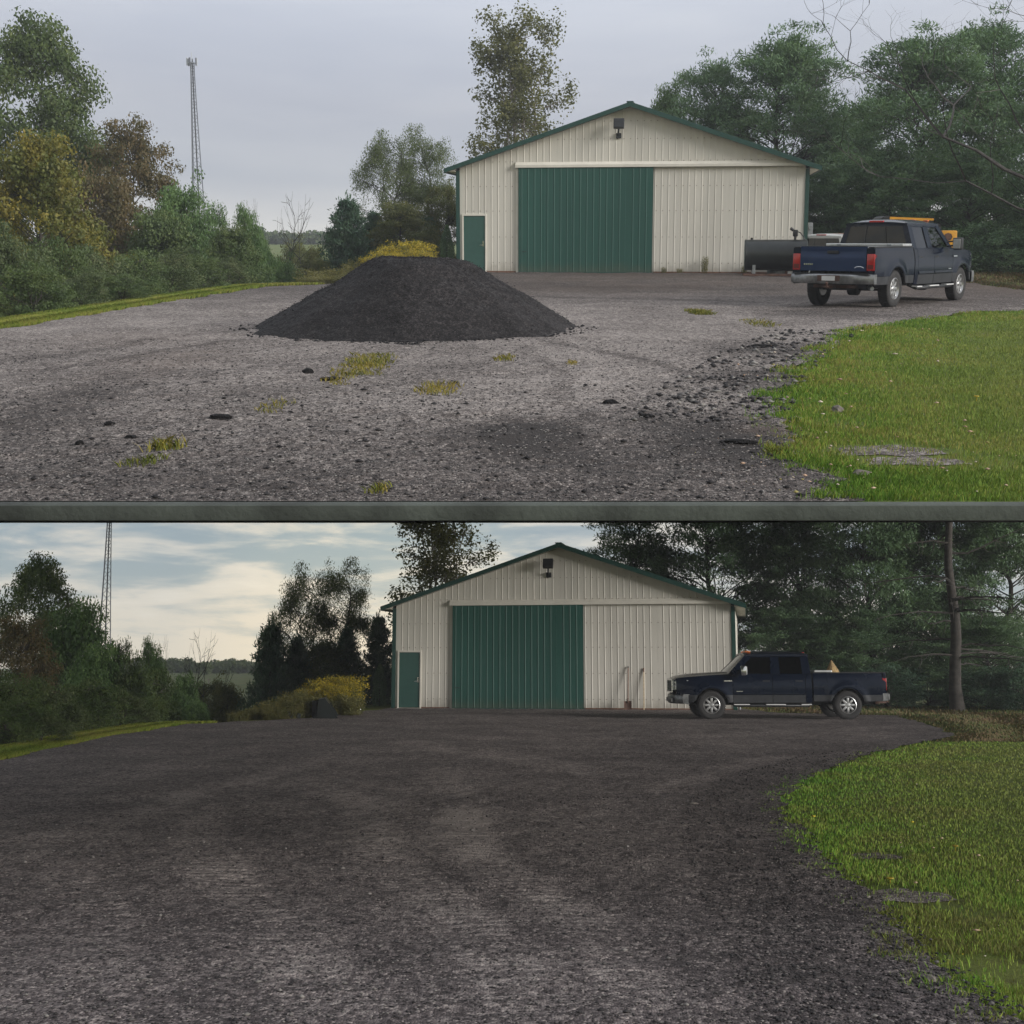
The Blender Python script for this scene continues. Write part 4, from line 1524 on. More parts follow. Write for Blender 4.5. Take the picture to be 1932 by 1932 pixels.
t = thing('timber', 'dark timber lying at the asphalt edge below the goldenrod', 'board', LO, pb, R(35))
mb = MB(); mb.box(-.45, .45, -.07, .07, 0.02, .11, .012)
part('beam', mb, M['tank'], t)
mb = MB(); mb.box(-.45, .45, -.06, .06, .112, .135, .004)
part('board', mb, M['alum'], t)


# ------------------------------------------------------------------ radio mast
def make_mast(W, px, label):
    Y0 = 200.0
    H = 27.2
    p = W.at(px, 445 if W is UP else 1254, Y0)
    z0 = W.gz(p.x, Y0)
    H = H - z0
    t = thing('radio_mast', label, 'mast', W, (p.x, Y0, z0), R(20))
    r0, r1 = 1.35, .33

    def leg(k, h):
        a = 2 * PI * k / 3
        f = max(0, 1 - h / H * 1.08)
        r_ = r1 + (r0 - r1) * f ** 1.15
        return Vector((r_ * math.cos(a), r_ * math.sin(a), h))
    hs = [0]
    while hs[-1] < H - .6:
        f = hs[-1] / H
        hs.append(min(H, hs[-1] + 1.7 - 1.0 * f))
    for k in range(3):
        mb = MB(); mb.tube([leg(k, h) for h in hs], .07, 6)
        part('leg', mb, M['mast'], t)
    mb = MB()
    for i in range(len(hs) - 1):
        for k in range(3):
            a, b = (k, (k + 1) % 3) if i % 2 else ((k + 1) % 3, k)
            mb.tube([leg(a, hs[i]), leg(b, hs[i + 1])], .046, 4)
    part('bracing', mb, M['mast'], t, stuff=True)
    mb = MB(); mb.tube([leg(0, h) * .55 + leg(1, h) * .45 - Vector((0, 0, 0)) for h in hs], .10, 6)
    part('cable_run', mb, M['black'], t)
    mb = MB()
    for k in range(3):
        a0 = 2 * PI * k / 3 + .5
        a1 = a0 + 2 * PI / 3
        mb.tube([((.72) * math.cos(a0), (.72) * math.sin(a0), H - .7), ((.72) * math.cos(a1), (.72) * math.sin(a1), H - .7)], .05, 5)
        mb.tube([(0, 0, H - .7), ((.72) * math.cos(a0), (.72) * math.sin(a0), H - .7)], .05, 5)
    part('platform', mb, M['steel'], t)
    for k in range(6):
        a = 2 * PI * k / 6 + .3 * (k % 2)
        mb = MB(); mb.box(-.06, .06, -.12, .12, H - 1.1, H + .0, .02, Matrix.Rotation(a, 4, 'Z') @ Matrix.Translation((.74, 0, 0)))
        part('antenna', mb, M['mast'] if k % 3 else M['steel'], t)
    mb = MB(); mb.tube([(0, 0, H - 1.0), (0, 0, H + .8)], .045, 5)
    part('lightning_rod', mb, M['steel'], t)


make_mast(UP, 374, 'tall lattice radio mast with antennas at its tip under grey overcast sky')
make_mast(LO, 192, 'tall lattice radio mast rising out of sight against blue and white sky')

# distant pole
p = LO.at(394, 1280, 170)
t = thing('utility_pole', 'thin pale pole beyond the valley near the bare tree', 'pole', LO, (p.x, 170, LO.gz(p.x, 170)))
mb = MB(); mb.tube([(0, 0, 0), (0, 0, 3.0)], .055, 6)
part('shaft', mb, M['barkpale'], t)
mb = MB(); mb.tube([(-.25, 0, 2.8), (.25, 0, 2.8)], .04, 5)
part('crossarm', mb, M['barkpale'], t)


# ------------------------------------------------------------------ plants
def quads_mesh(name, C, T, B, tip=None, tint=None):
    """kite-shaped leaves: centre C, half-length T, half-width B"""
    n = len(C)
    V = np.stack([C - T, C + B * 1.0 - T * .1, C + T, C - B - T * .1], 1).reshape(-1, 3)
    me = bpy.data.meshes.new(name)
    me.vertices.add(4 * n); me.vertices.foreach_set('co', V.ravel())
    me.loops.add(4 * n); me.loops.foreach_set('vertex_index', np.arange(4 * n, dtype=np.int32))
    me.polygons.add(n)
    me.polygons.foreach_set('loop_start', np.arange(0, 4 * n, 4, dtype=np.int32))
    me.polygons.foreach_set('loop_total', np.full(n, 4, dtype=np.int32))
    me.update(calc_edges=True)
    if tint is not None:
        a = me.attributes.new('tint', 'FLOAT_COLOR', 'POINT')
        a.data.foreach_set('color', np.repeat(np.concatenate([tint, np.ones((n, 1))], 1), 4, 0).astype(np.float32).ravel())
    return me


def unit(v):
    return v / np.maximum(np.linalg.norm(v, axis=-1, keepdims=True), 1e-9)


def leaf_cloud(g, C, size, aspect=.6, up=.5, out=None):
    n = len(C)
    N = unit(g.normal(size=(n, 3)) * (1.0 if out is None else .62) + np.array([0, 0, up]) + (0 if out is None else out))
    T = unit(np.cross(N, g.normal(size=(n, 3))))
    B = np.cross(N, T)
    s_ = size * (.6 + .8 * g.random((n, 1)))
    return T * s_ * .5, B * s_ * .5 * aspect


def limb(mb, a, b, r0, r1, g, n=5, sag=.12, sides=5):
    a, b = Vector(a), Vector(b)
    L = (b - a).length
    pts, rr = [], []
    for i in range(n + 1):
        t_ = i / n
        p = a.lerp(b, t_)
        p.z += sag * L * math.sin(PI * t_) * (1 - .4 * t_)
        if 0 < i < n:
            p += Vector(g.normal(size=3)) * L * .03
        pts.append(p); rr.append(r0 + (r1 - r0) * t_ ** .8)
    mb.tube(pts, rr, sides, cap=False)
    return pts


def broadleaf(seed, H=10, Rr=3.5, base=.22, nmain=46, nsub=8, nleaf=30, leaf=.17, cl=.42, trunk=.2, prof=None, leaders=1, droop=0.0, aspect=.6, sub_r=.9, shell=.35, needle=0.0, flat=.62):
    g = np.random.default_rng(seed)
    nleaf *= 2.3
    leaf *= .64
    prof = prof or (lambda t_: math.sin(PI * min(1, max(0, t_ * .93 + .07)) ** .85) ** .6)
    wood = MB()
    lead = []
    for k in range(leaders):
        a = 2 * PI * k / leaders + g.random()
        sp = 0 if leaders == 1 else Rr * .42
        top = Vector((sp * math.cos(a), sp * math.sin(a), H * (.9 if leaders == 1 else .78 + .15 * g.random())))
        pts = []
        for i in range(9):
            t_ = i / 8
            p = Vector((0, 0, 0)).lerp(top, t_)
            p.x *= t_ ** .5 if leaders > 1 else 1
            p.y *= t_ ** .5 if leaders > 1 else 1
            if i:
                p += Vector((g.normal() * .02 * H, g.normal() * .02 * H, 0))
            pts.append(p)
        wood.tube(pts, [trunk * (1.25 if i == 0 else 1) * (1 - .88 * i / 8) * (1 if leaders == 1 else .75) for i in range(9)], 7)
        lead.append(pts)
    Cs, Os = [], []
    lop = g.normal(size=(4,)) * .6
    for m in range(nmain):
        t_ = g.random() ** .9
        a = 2 * PI * g.random()
        rr = Rr * prof(t_) * math.sqrt(shell + (1 - shell) * g.random()) * (1 + .14 * math.sin(2 * a + lop[0]) + .12 * math.sin(3 * a + 5 * t_ + lop[1]))
        c = np.array([rr * math.cos(a), rr * math.sin(a), H * (base + (1 - base) * t_)])
        L = lead[int(g.integers(len(lead)))]
        zt_ = max(H * base * .75, c[2] - (.45 + .3 * g.random()) * max(rr, .12 * H))
        j = min(7, max(0, int(zt_ / L[-1].z * 8)))
        f = zt_ / L[-1].z * 8 - j
        at_ = L[j].lerp(L[j + 1], min(1, max(0, f)))
        limb(wood, at_, c, trunk * .30 * (1 - .6 * t_), .012, g, 4, .08)
        for q in range(nsub):
            sc = c + g.normal(size=3) * Rr * .17 * sub_r * np.array([1, 1, .75])
            sc[2] -= droop * g.random()
            if q < 3:
                wood.tube([tuple(c * .7 + np.array(at_) * .3), tuple(sc)], [.014, .006], 3, cap=False)
            n = int(nleaf * (.5 + g.random()))
            O = unit(g.normal(size=(n, 3))) * g.random((n, 1)) ** .45 * 1.55
            P = sc + O * cl * np.array([1, 1, flat])
            Os.append(O)
            if droop:
                P[:, 2] -= droop * g.random(n) ** 2 * 1.2
            Cs.append(P)
    C = np.concatenate(Cs)
    C[:, 2] = np.maximum(C[:, 2], .1)
    O = np.concatenate(Os)
    T, B = leaf_cloud(g, C, leaf, aspect, .45, O * .8)
    if needle:
        ax = C * np.array([1, 1, 0]); ax = unit(ax + 1e-6)
        D = unit(g.normal(size=C.shape) * .75 + ax * .45 + np.array([0, 0, needle]))
        s_ = leaf * (.6 + .7 * g.random((len(C), 1)))
        T, B = D * s_ * .5, unit(np.cross(D, g.normal(size=C.shape) * .5 + O * .8 + np.array([0, 0, .4]))) * s_ * .5 * aspect
    if droop:
        T = unit(T + np.array([0, 0, -.8]) * np.linalg.norm(T, axis=1, keepdims=True)) * np.linalg.norm(T, axis=1, keepdims=True)
    return wood.mesh('trunk', 60, fix=False), quads_mesh('crown', C, T, B)


def conifer(seed, H=10, Rr=3.2, whorls=17, per=6, tufts=13, need=13, base=.08, power=.75, tuft_r=.24, nl=.26, nw=.05, lift=.25, trunk=.2, gap=.0, nstub=0):
    g = np.random.default_rng(seed)
    wood = MB()
    wood.tube([(g.normal() * .04, g.normal() * .04, H * i / 8) for i in range(9)], [trunk * (1.15 - i / 8) * (1 - .02 * i) + .012 for i in range(9)], 8)
    Cs, Ds = [], []
    for k in range(whorls):
        t_ = (k + .3 * g.random()) / whorls
        z = H * (base + (1 - base) * t_)
        L0 = Rr * (1 - t_) ** power + .12
        if gap and g.random() < gap:
            L0 *= .55
        a0 = g.random() * 6.28
        for j in range(per):
            a = a0 + 2 * PI * (j + .5 * g.normal() * .5) / per
            L = L0 * (.65 + .5 * g.random())
            d = np.array([math.cos(a), math.sin(a), 0])
            sl_ = lift * (.3 + .9 * t_) + g.normal() * .08
            end = np.array([0, 0, z]) + d * L + np.array([0, 0, L * sl_])
            mid = np.array([0, 0, z]) + d * L * .55 + np.array([0, 0, L * (sl_ * .25 - .04)])
            wood.tube([(0, 0, z), tuple(mid), tuple(end)], [trunk * .28 * (1 - .7 * t_), trunk * .17 * (1 - .7 * t_), .008], 4, cap=False)
            for q in range(max(3, int(tufts * (.35 + .65 * L / Rr)))):
                f = .22 + .82 * (q + g.random()) / tufts * (tufts / max(3, int(tufts * (.35 + .65 * L / Rr))))
                f = min(f, 1.03)
                p = (np.array([0, 0, z]) * (1 - f) ** 2 + 2 * f * (1 - f) * mid + f * f * end) if False else (np.array([0, 0, z]) + (mid - np.array([0, 0, z])) * min(1, f / .55) if f < .55 else mid + (end - mid) * (f - .55) / .45)
                side = np.array([-d[1], d[0], 0]) * g.normal() * L * .20 * (1.15 - f * .6)
                p = p + side + np.array([0, 0, g.normal() * .07 + .05])
                m = int(need * (.6 + .8 * g.random()))
                D = unit(g.normal(size=(m, 3)) * .8 + d * .55 + np.array([0, 0, .65]))
                Cs.append(p + g.normal(size=(m, 3)) * tuft_r * np.array([.8, .8, .45]))
                Ds.append(D)
    top = np.array([0, 0, H])
    m = need * 4
    Cs.append(top + g.normal(size=(m, 3)) * np.array([.14, .14, .3])); Ds.append(unit(g.normal(size=(m, 3)) * .5 + np.array([0, 0, 1])))
    C, D = np.concatenate(Cs), np.concatenate(Ds)
    n = len(C)
    B = unit(np.cross(D, g.normal(size=(n, 3))))
    s_ = .6 + .7 * g.random((n, 1))
    return wood.mesh('trunk', 60, fix=False), quads_mesh('crown', C, D * nl * .5 * s_, B * nw * .5 * s_)


def bare_tree(seed, H=6, r0=.12, depth=5, spread=.55, first=.4, lean=(0, 0)):
    g = np.random.default_rng(seed)
    wood = MB()

    def grow(p, d, L, r_, lv):
        n = 3
        pts = [p]
        dd = d.copy()
        for i in range(n):
            dd = unit(dd + g.normal(size=3) * .13 + np.array([0, 0, .05]))
            pts.append(pts[-1] + dd * L / n)
        wood.tube([tuple(q) for q in pts], [r_ * (1 - .4 * i / n) for i in range(n + 1)], 6 if lv < 2 else 3, cap=False)
        if lv >= depth:
            return
        for k in range(2 if lv and g.random() < .6 else 3):
            nd = unit(dd + g.normal(size=3) * spread + np.array([0, 0, .12]))
            st_ = pts[-1] if k < 2 else pts[2]
            grow(st_, nd, L * (.62 + .22 * g.random()), r_ * (.62 if k < 2 else .42), lv + 1)
    grow(np.zeros(3), unit(np.array([lean[0], lean[1], 1.0])), H * first, r0, 0)
    return wood.mesh('trunk', 60, fix=False)


def pillar_shrub(seed, H=2.4, Rr=.45, n=5200):
    g = np.random.default_rng(seed)
    z = H * g.random(n) ** .9
    a = 2 * PI * g.random(n)
    rr = Rr * np.minimum(1, (1.02 - z / H) * 2.2) ** .7 * np.sqrt(.5 + .5 * g.random(n)) * (1 + .12 * np.sin(3 * a + z * 5))
    C = np.stack([rr * np.cos(a), rr * np.sin(a), z + .02], 1)
    T, B = leaf_cloud(g, C, .10, .45, 0)
    T = unit(T + np.array([0, 0, .06])) * .055
    mb = MB(); mb.tube([(0, 0, 0), (0, 0, H * .8)], [.05, .015], 6)
    return mb.mesh('trunk', fix=False), quads_mesh('crown', C, T, B)


def goldenrod(seed, H=1.25, n=70, rad=.55, bloom=.8):
    g = np.random.default_rng(seed)
    st_, Cl, Tl, Bl, Cf = MB(), [], [], [], []
    for i in range(n):
        a = 2 * PI * g.random(); r_ = rad * math.sqrt(g.random())
        h = H * (.65 + .45 * g.random())
        b = np.array([r_ * math.cos(a), r_ * math.sin(a), 0])
        e_ = b + np.array([g.normal() * .16, g.normal() * .16, h])
        st_.tube([tuple(b), tuple((b + e_) / 2 + np.array([0, 0, .04])), tuple(e_)], [.007, .006, .004], 3, cap=False)
        m = 16
        f = .15 + .8 * g.random((m, 1))
        P = b + (e_ - b) * f
        D = unit(g.normal(size=(m, 3)) * np.array([1, 1, .3]) + np.array([0, 0, .25]))
        Cl.append(P + D * .06); Tl.append(D * .075); Bl.append(unit(np.cross(D, g.normal(size=(m, 3)))) * .016)
        if g.random() < bloom:
            k = 26
            D = g.normal(size=(k, 3)) * np.array([.11, .11, .07])
            Cf.append(e_ + D + np.array([0, 0, -.02]))
    C, T, B = np.concatenate(Cl), np.concatenate(Tl), np.concatenate(Bl)
    F_ = np.concatenate(Cf)
    FT, FB = leaf_cloud(g, F_, .06, .8, .5)
    return st_.mesh('stems', fix=False), quads_mesh('leaves', C, T, B), quads_mesh('flowers', F_, FT, FB)


PROTO = {}


def proto(key, H, Wd, tm, cm, bark='bark', leaf='leaf_dark'):
    PROTO[key] = (H, Wd, tm, cm, bark, leaf)
    tm.materials.append(M[bark])
    if cm:
        cm.materials.append(M[leaf])


oakp = lambda t_: (.62 + .38 * math.sin(PI * min(1, t_ * .9 + .1))) * (1 - max(0, t_ - .6) ** 1.6 * 2.2)
pinep = lambda t_: (.55 + .5 * math.sin(PI * min(1, .15 + t_ * .8))) * (1 - max(0, t_ - .55) ** 1.4 * 1.9)
pinep2 = lambda t_: (1.0 - .15 * t_) * (1 - max(0, t_ - .45) ** 1.3 * 1.6)
proto('oak', 13, 8.4, *broadleaf(11, H=13, Rr=3.9, nmain=84, nsub=8, nleaf=34, leaf=.25, cl=.46, prof=oakp, base=.10))
proto('oak2', 12, 8.4, *broadleaf(12, H=12, Rr=3.9, nmain=80, nsub=8, nleaf=34, leaf=.25, cl=.46, prof=oakp, base=.06, leaders=2))
proto('round', 6, 5.4, *broadleaf(13, H=6, Rr=2.4, nmain=66, nsub=7, nleaf=32, leaf=.2, cl=.36, base=.04, trunk=.13, prof=oakp))
proto('round2', 6, 5.4, *broadleaf(14, H=6, Rr=2.4, nmain=62, nsub=7, nleaf=32, leaf=.2, cl=.36, base=.05, trunk=.13, leaders=3, prof=oakp))
proto('fronds', 6, 5.0, *broadleaf(15, H=6, Rr=2.2, nmain=54, nsub=7, nleaf=28, leaf=.24, cl=.32, base=.12, trunk=.13, leaders=2, droop=.25, aspect=.4), 'bark', 'leaf_fresh')
proto('willow', 9, 4.2, *broadleaf(16, H=9, Rr=1.9, nmain=64, nsub=7, nleaf=24, leaf=.21, cl=.3, base=.28, trunk=.13, leaders=2, droop=.5, aspect=.36, prof=lambda t_: .55 + .45 * math.sin(PI * t_ ** .8), sub_r=1.0), 'bark', 'leaf_willow')
proto('willow2', 9, 4.0, *broadleaf(17, H=9, Rr=1.8, nmain=60, nsub=7, nleaf=24, leaf=.21, cl=.3, base=.28, trunk=.12, leaders=1, droop=.45, aspect=.36, prof=lambda t_: .55 + .45 * math.sin(PI * t_ ** .9)), 'bark', 'leaf_willow')
proto('poplar', 14, 6.0, *broadleaf(18, H=14, Rr=2.7, nmain=92, nsub=8, nleaf=13, leaf=.24, cl=.34, base=.22, trunk=.19, leaders=4, aspect=.8, prof=lambda t_: .55 + .45 * math.sin(PI * min(1, t_ * .95)) - .25 * max(0, t_ - .7), shell=.1, flat=1.25), 'barkpale', 'leaf_poplar')
proto('shrub', 2.6, 3.4, *broadleaf(19, H=2.6, Rr=1.6, nmain=44, nsub=6, nleaf=28, leaf=.13, cl=.24, base=.02, trunk=.05, leaders=4, prof=oakp))
proto('shrub2', 2.6, 3.4, *broadleaf(20, H=2.6, Rr=1.6, nmain=40, nsub=6, nleaf=28, leaf=.12, cl=.24, base=.02, trunk=.05, leaders=4, prof=lambda t_: 1 - .55 * t_ ** 2), 'bark', 'shrub')
for k_, sd_, pf_, bs_ in (('pine', 21, pinep, .06), ('pine2', 22, pinep, .05), ('pine3', 23, pinep2, .14)):
    proto(k_, 11, 7.6, *broadleaf(sd_, H=11, Rr=3.4, nmain=96, nsub=8, nleaf=30, leaf=.34, cl=.37, prof=pf_, base=bs_, trunk=.22, needle=.75, aspect=.26, flat=.55, sub_r=1.05, shell=.2), 'bark', 'needle')
proto('spruce', 6, 4.6, *conifer(24, 6, 2.2, 16, 8, 13, 15, .02, .62, .2, .27, .075, lift=.5, trunk=.14), 'bark', 'needle_dk')
proto('spruce2', 6, 4.6, *conifer(25, 6, 2.1, 15, 8, 13, 15, .02, .75, .2, .27, .075, lift=.45, trunk=.14), 'bark', 'needle_dk')
proto('arbor', 2.4, .95, *pillar_shrub(26), 'bark', 'needle')
proto('bare', 6, 4.0, bare_tree(27), None, 'barkpale')
proto('snag', 11, 7.0, bare_tree(28, 11, .095, 7, .66, .30, (-.25, 0)), None, 'barkpale')


def dead_pine(seed, H=11, r0=.2):
    g = np.random.default_rng(seed)
    wood = MB()
    wood.tube([(.05 * math.sin(i * 1.3), .05 * math.cos(i), H * i / 10) for i in range(11)], [r0 * (1.25 if i == 0 else 1) * (1 - .06 * i) for i in range(11)], 12)
    for k in range(26):
        z = H * (.18 + .8 * g.random())
        a = 2 * PI * g.random()
        L = 1.2 + 2.6 * g.random()
        up = .55 if z > H * .6 and g.random() < .5 else -.35
        d = np.array([math.cos(a), math.sin(a), 0])
        pts = [np.array([0, 0, z]) + d * L * f + np.array([0, 0, up * L * f ** 1.5 + (.25 * L * f if up < 0 else 0)]) + g.normal(size=3) * .04 for f in np.linspace(0, 1, 6)]
        wood.tube([tuple(p) for p in pts], [.055, .045, .035, .027, .018, .008], 5, cap=False)
        for q in range(9):
            j = 1 + int(g.integers(5))
            e_ = pts[j] + unit(g.normal(size=3) + d * .8 + np.array([0, 0, -.3])) * (.3 + .6 * g.random())
            wood.tube([tuple(pts[j]), tuple((pts[j] + e_) / 2 + g.normal(size=3) * .05), tuple(e_)], [.014, .010, .005], 3, cap=False)
    return wood.mesh('trunk', 60, fix=False)


proto('deadpine', 11, 7.0, dead_pine(29), None, 'bark')


ORD = ['leftmost', 'second from left', 'third from left', 'fourth from left', 'fifth from left', 'sixth from left', 'seventh from left', 'eighth from left', 'ninth from left', 'rightmost']


def nth(px, pxs):
    k = sorted(pxs).index(px)
    return ORD[-1] if k == len(pxs) - 1 else ORD[k]


def tree(W, key, label, px, top, wpx, Y, leaf=None, cat='tree', name=None, group=None, rz=None, zb=None, wood=None):
    H, Wd, tm, cm, bark, lf = PROTO[key]
    p = W.at(px, top, Y)
    z0 = W.gz(p.x, Y) if zb is None else zb
    sz = (p.z - z0) / H
    sxy = wpx * Y / F / Wd
    o = thing(name or {'pine': 'pine_tree', 'pine2': 'pine_tree', 'pine3': 'pine_tree', 'spruce': 'spruce_tree', 'spruce2': 'spruce_tree', 'shrub': 'shrub', 'shrub2': 'shrub',
                       'arbor': 'arborvitae', 'bare': 'bare_tree', 'snag': 'bare_tree', 'deadpine': 'bare_tree', 'poplar': 'poplar_tree', 'willow': 'willow_tree', 'willow2': 'willow_tree'}.get(key, 'broadleaf_tree'),
              label, cat, W, (p.x, Y, z0 - .03), rng.random() * 6.28 if rz is None else rz, group, (sxy, sxy, sz))
    link('trunk', tm, None, o)
    if cm:
        c = link('crown', cm, None, o)
        if leaf:
            c.material_slots[0].link = 'OBJECT'
            c.material_slots[0].material = M[leaf]
    if wood:
        o.children[0].material_slots[0].link = 'OBJECT'
        o.children[0].material_slots[0].material = M[wood]
    return o


# ---- upper lot
U = UP
tree(U, 'oak', 'tallest dark green oak at the left edge, under grey sky', 70, 66, 300, 58, rz=.4)
tree(U, 'oak2', 'russet-leaved oak left of the radio mast under grey sky', 238, 246, 240, 54, 'leaf_brown', rz=1.0)
tree(U, 'round', 'yellowing bushy tree low at the left edge under grey sky', 66, 283, 260, 40, 'leaf_yellow')
tree(U, 'round2', 'russet tree between the tall oak and the yellowing tree, under grey sky', 175, 330, 200, 49, 'leaf_brown')
tree(U, 'round2', 'green tree just left of the radio mast foot under grey sky', 335, 352, 150, 50, 'leaf_fresh')
tree(U, 'fronds', 'light green feathery tree at the radio mast foot under grey sky', 405, 388, 110, 55)
tree(U, 'fronds', 'light green feathery tree left of the bare tree under grey sky', 462, 388, 110, 52)
tree(U, 'round', 'dark green tree below the feathery trees at the valley mouth under grey sky', 440, 440, 130, 46, 'leaf_dark')
tree(U, 'round', 'dark tree behind the yellowing tree on the left bank under grey sky', 300, 420, 190, 47, 'leaf_dark')
tree(U, 'bare', 'small leafless tree against the grey overcast over the valley', 522, 388, 95, 62, wood='bark')
for i, (px, top, wp, Y) in enumerate(((20, 440, 190, 31.5), (110, 465, 150, 33), (190, 476, 140, 34.5), (255, 482, 130, 36), (315, 480, 125, 38), (375, 486, 110, 40), (425, 490, 90, 42), (60, 505, 150, 28.5), (150, 512, 130, 30.5), (230, 520, 110, 32.5))):
    tree(U, 'shrub' if i % 2 else 'shrub2', nth(px, (20, 110, 190, 255, 315, 375, 425, 60, 150, 230)) + ' dark shrub in the thicket along the grass strip under grey sky', px, top, wp, Y, cat='shrub', group='thicket shrubs above the gravel lot')
for i, (px, top, wp, Y, lf) in enumerate(((490, 470, 80, 60, 'leaf_fresh'), (555, 458, 90, 75, 'leaf_olive'), (590, 480, 80, 66, 'leaf_olive'), (530, 492, 90, 55, 'leaf_fresh'), (605, 497, 60, 54, 'leaf_olive'))):
    tree(U, 'round2' if i % 2 else 'round', nth(px, (490, 555, 590, 530, 605)) + ' low bushy tree in the valley gap under grey sky', px, top, wp, Y, lf, group='valley trees of the gravel lot')
tree(U, 'spruce', 'dark spruce at the right of the valley gap under grey sky', 655, 378, 130, 55)
tree(U, 'spruce2', 'second dark spruce, half behind the goldenrod, under grey sky', 705, 402, 120, 57)
tree(U, 'willow', 'slender pale green willow, left of two beside the barn, under grey sky', 735, 250, 120, 59)
tree(U, 'willow2', 'slender pale green willow, right of two beside the barn, under grey sky', 803, 236, 105, 60)
tree(U, 'round', 'olive tree low behind the goldenrod under grey sky', 755, 390, 130, 56, 'leaf_olive')
tree(U, 'round2', 'olive tree against the barn corner under grey sky', 838, 350, 90, 58, 'leaf_olive')
tree(U, 'spruce2', 'dark conifer between willows and barn under grey sky', 808, 410, 95, 58)
tree(U, 'arbor', 'narrow upright arborvitae beside the barn door corner under grey sky', 843, 424, 27, 52, cat='shrub')
tree(U, 'poplar', 'tall thin poplar rising behind the barn roof under grey sky', 978, 40, 195, 74, rz=2.2)
tree(U, 'pine', 'broad pine showing over the right barn roof slope under grey sky', 1345, 132, 270, 64)
tree(U, 'pine2', 'tallest pine over the barn eave under grey sky', 1478, 88, 330, 62, rz=.8)
tree(U, 'round', 'leafy tree peeping over the barn roof left of the pines under grey sky', 1262, 190, 110, 66, 'leaf_fresh')
tree(U, 'pine3', 'pine in the dip between two big pines under grey sky', 1590, 215, 260, 63)
tree(U, 'pine2', 'big pine filling the right edge under grey sky', 1745, 85, 360, 55, rz=2.0)
tree(U, 'pine', 'pine at the far right behind bare branches under grey sky', 1890, 60, 330, 57)
tree(U, 'pine3', 'low pine behind the blue pickup cab under grey sky', 1680, 290, 270, 54)
tree(U, 'pine', 'low pine right of the barn corner under grey sky', 1565, 320, 190, 56)
tree(U, 'pine2', 'low pine behind the yellow loader under grey sky', 1830, 300, 240, 51)
for px, top, wp, Y in ((2080, 70, 330, 48), (2280, 90, 340, 45), (2470, 60, 340, 44)):
    tree(U, 'pine2', nth(px, (2080, 2280, 2470)) + ' pine of the wood going on right of the gravel lot', px, top, wp, Y, group='pines going on to the right')
for i, (px, top, wp, Y) in enumerate(((1550, 440, 140, 57), (1650, 425, 150, 55), (1840, 430, 160, 48), (1910, 440, 160, 47), (1750, 420, 150, 53))):
    tree(U, 'shrub', nth(px, (1550, 1650, 1840, 1910, 1750)) + ' dark understorey shrub beneath the pines under grey sky', px, top, wp, Y, 'needle', cat='shrub', group='shrubs under the pines of the gravel lot')
tree(U, 'snag', 'leafless tree with spreading twigs at the upper right corner', 2105, -170, 640, 40, rz=0.0, wood='bark')
# ---- lower lot
L = LO
tree(L, 'oak', 'tallest dark oak at the left edge under blue and white sky', 78, 1072, 190, 58, rz=.4)
tree(L, 'oak2', 'russet dark tree at the left edge, below the tallest oak, under blue and white sky', 40, 1180, 190, 50, 'leaf_brown')
tree(L, 'round', 'green tree left of the radio mast under blue and white sky', 150, 1165, 170, 52, 'leaf_fresh')
tree(L, 'fronds', 'feathery tree just right of the radio mast under blue and white sky', 235, 1210, 100, 55, 'leaf_dark')
tree(L, 'fronds', 'feathery tree left of the bare tree under blue and white sky', 285, 1206, 100, 53)
tree(L, 'round2', 'dark tree below the feathery trees at the valley mouth under blue and white sky', 275, 1260, 150, 45, 'leaf_dark')
tree(L, 'round', 'dark tree on the left bank below the radio mast under blue and white sky', 190, 1240, 150, 45, 'leaf_fresh')
tree(L, 'bare', 'small leafless tree standing in the valley under blue and white sky', 350, 1212, 85, 60, wood='bark')
for i, (px, top, wp, Y) in enumerate(((20, 1285, 170, 29), (95, 1288, 150, 31), (165, 1290, 140, 33), (230, 1305, 110, 35), (30, 1320, 120, 26.5), (80, 1345, 100, 27), (285, 1320, 90, 37))):
    tree(L, 'shrub2' if i % 2 else 'shrub', nth(px, (20, 95, 165, 230, 30, 80, 285)) + ' dull green shrub in the thicket along the grass strip under blue sky', px, top, wp, Y, cat='shrub', group='thicket shrubs above the asphalt lot')
for i, (px, top, wp, Y, lf) in enumerate(((350, 1290, 90, 50, 'leaf_fresh'), (400, 1285, 100, 70, 'leaf_olive'), (430, 1305, 90, 55, 'leaf_olive'), (375, 1325, 70, 44, 'leaf_fresh'))):
    tree(L, 'round2' if i % 2 else 'round', nth(px, (350, 400, 430, 375)) + ' low bushy tree in the valley gap under blue and white sky', px, top, wp, Y, lf, group='valley trees of the asphalt lot')
tree(L, 'spruce', 'dark spruce at the right of the valley gap under blue and white sky', 512, 1182, 130, 54)
tree(L, 'spruce2', 'second dark spruce, behind the goldenrod, under blue and white sky', 560, 1205, 110, 55)
tree(L, 'willow', 'slender willow, left of two beside the barn, under blue and white sky', 580, 1068, 115, 59)
tree(L, 'willow2', 'slender willow, right of two beside the barn, under blue and white sky', 655, 1052, 110, 60)
tree(L, 'spruce2', 'dark conifer between the willows and the barn under blue and white sky', 655, 1185, 100, 57)
tree(L, 'round', 'dark leafy tree behind the goldenrod under blue and white sky', 605, 1220, 120, 56, 'leaf_dark')
tree(L, 'spruce', 'dark conifer against the barn corner under blue and white sky', 715, 1165, 90, 58)
tree(L, 'arbor', 'narrow upright arborvitae at the barn corner under blue and white sky', 717, 1252, 27, 52, cat='shrub')
tree(L, 'poplar', 'tall thin poplar rising behind the barn roof under blue and white sky', 832, 930, 195, 74, rz=2.2)
tree(L, 'pine', 'pine showing over the right barn roof slope under blue and white sky', 1190, 965, 250, 64)
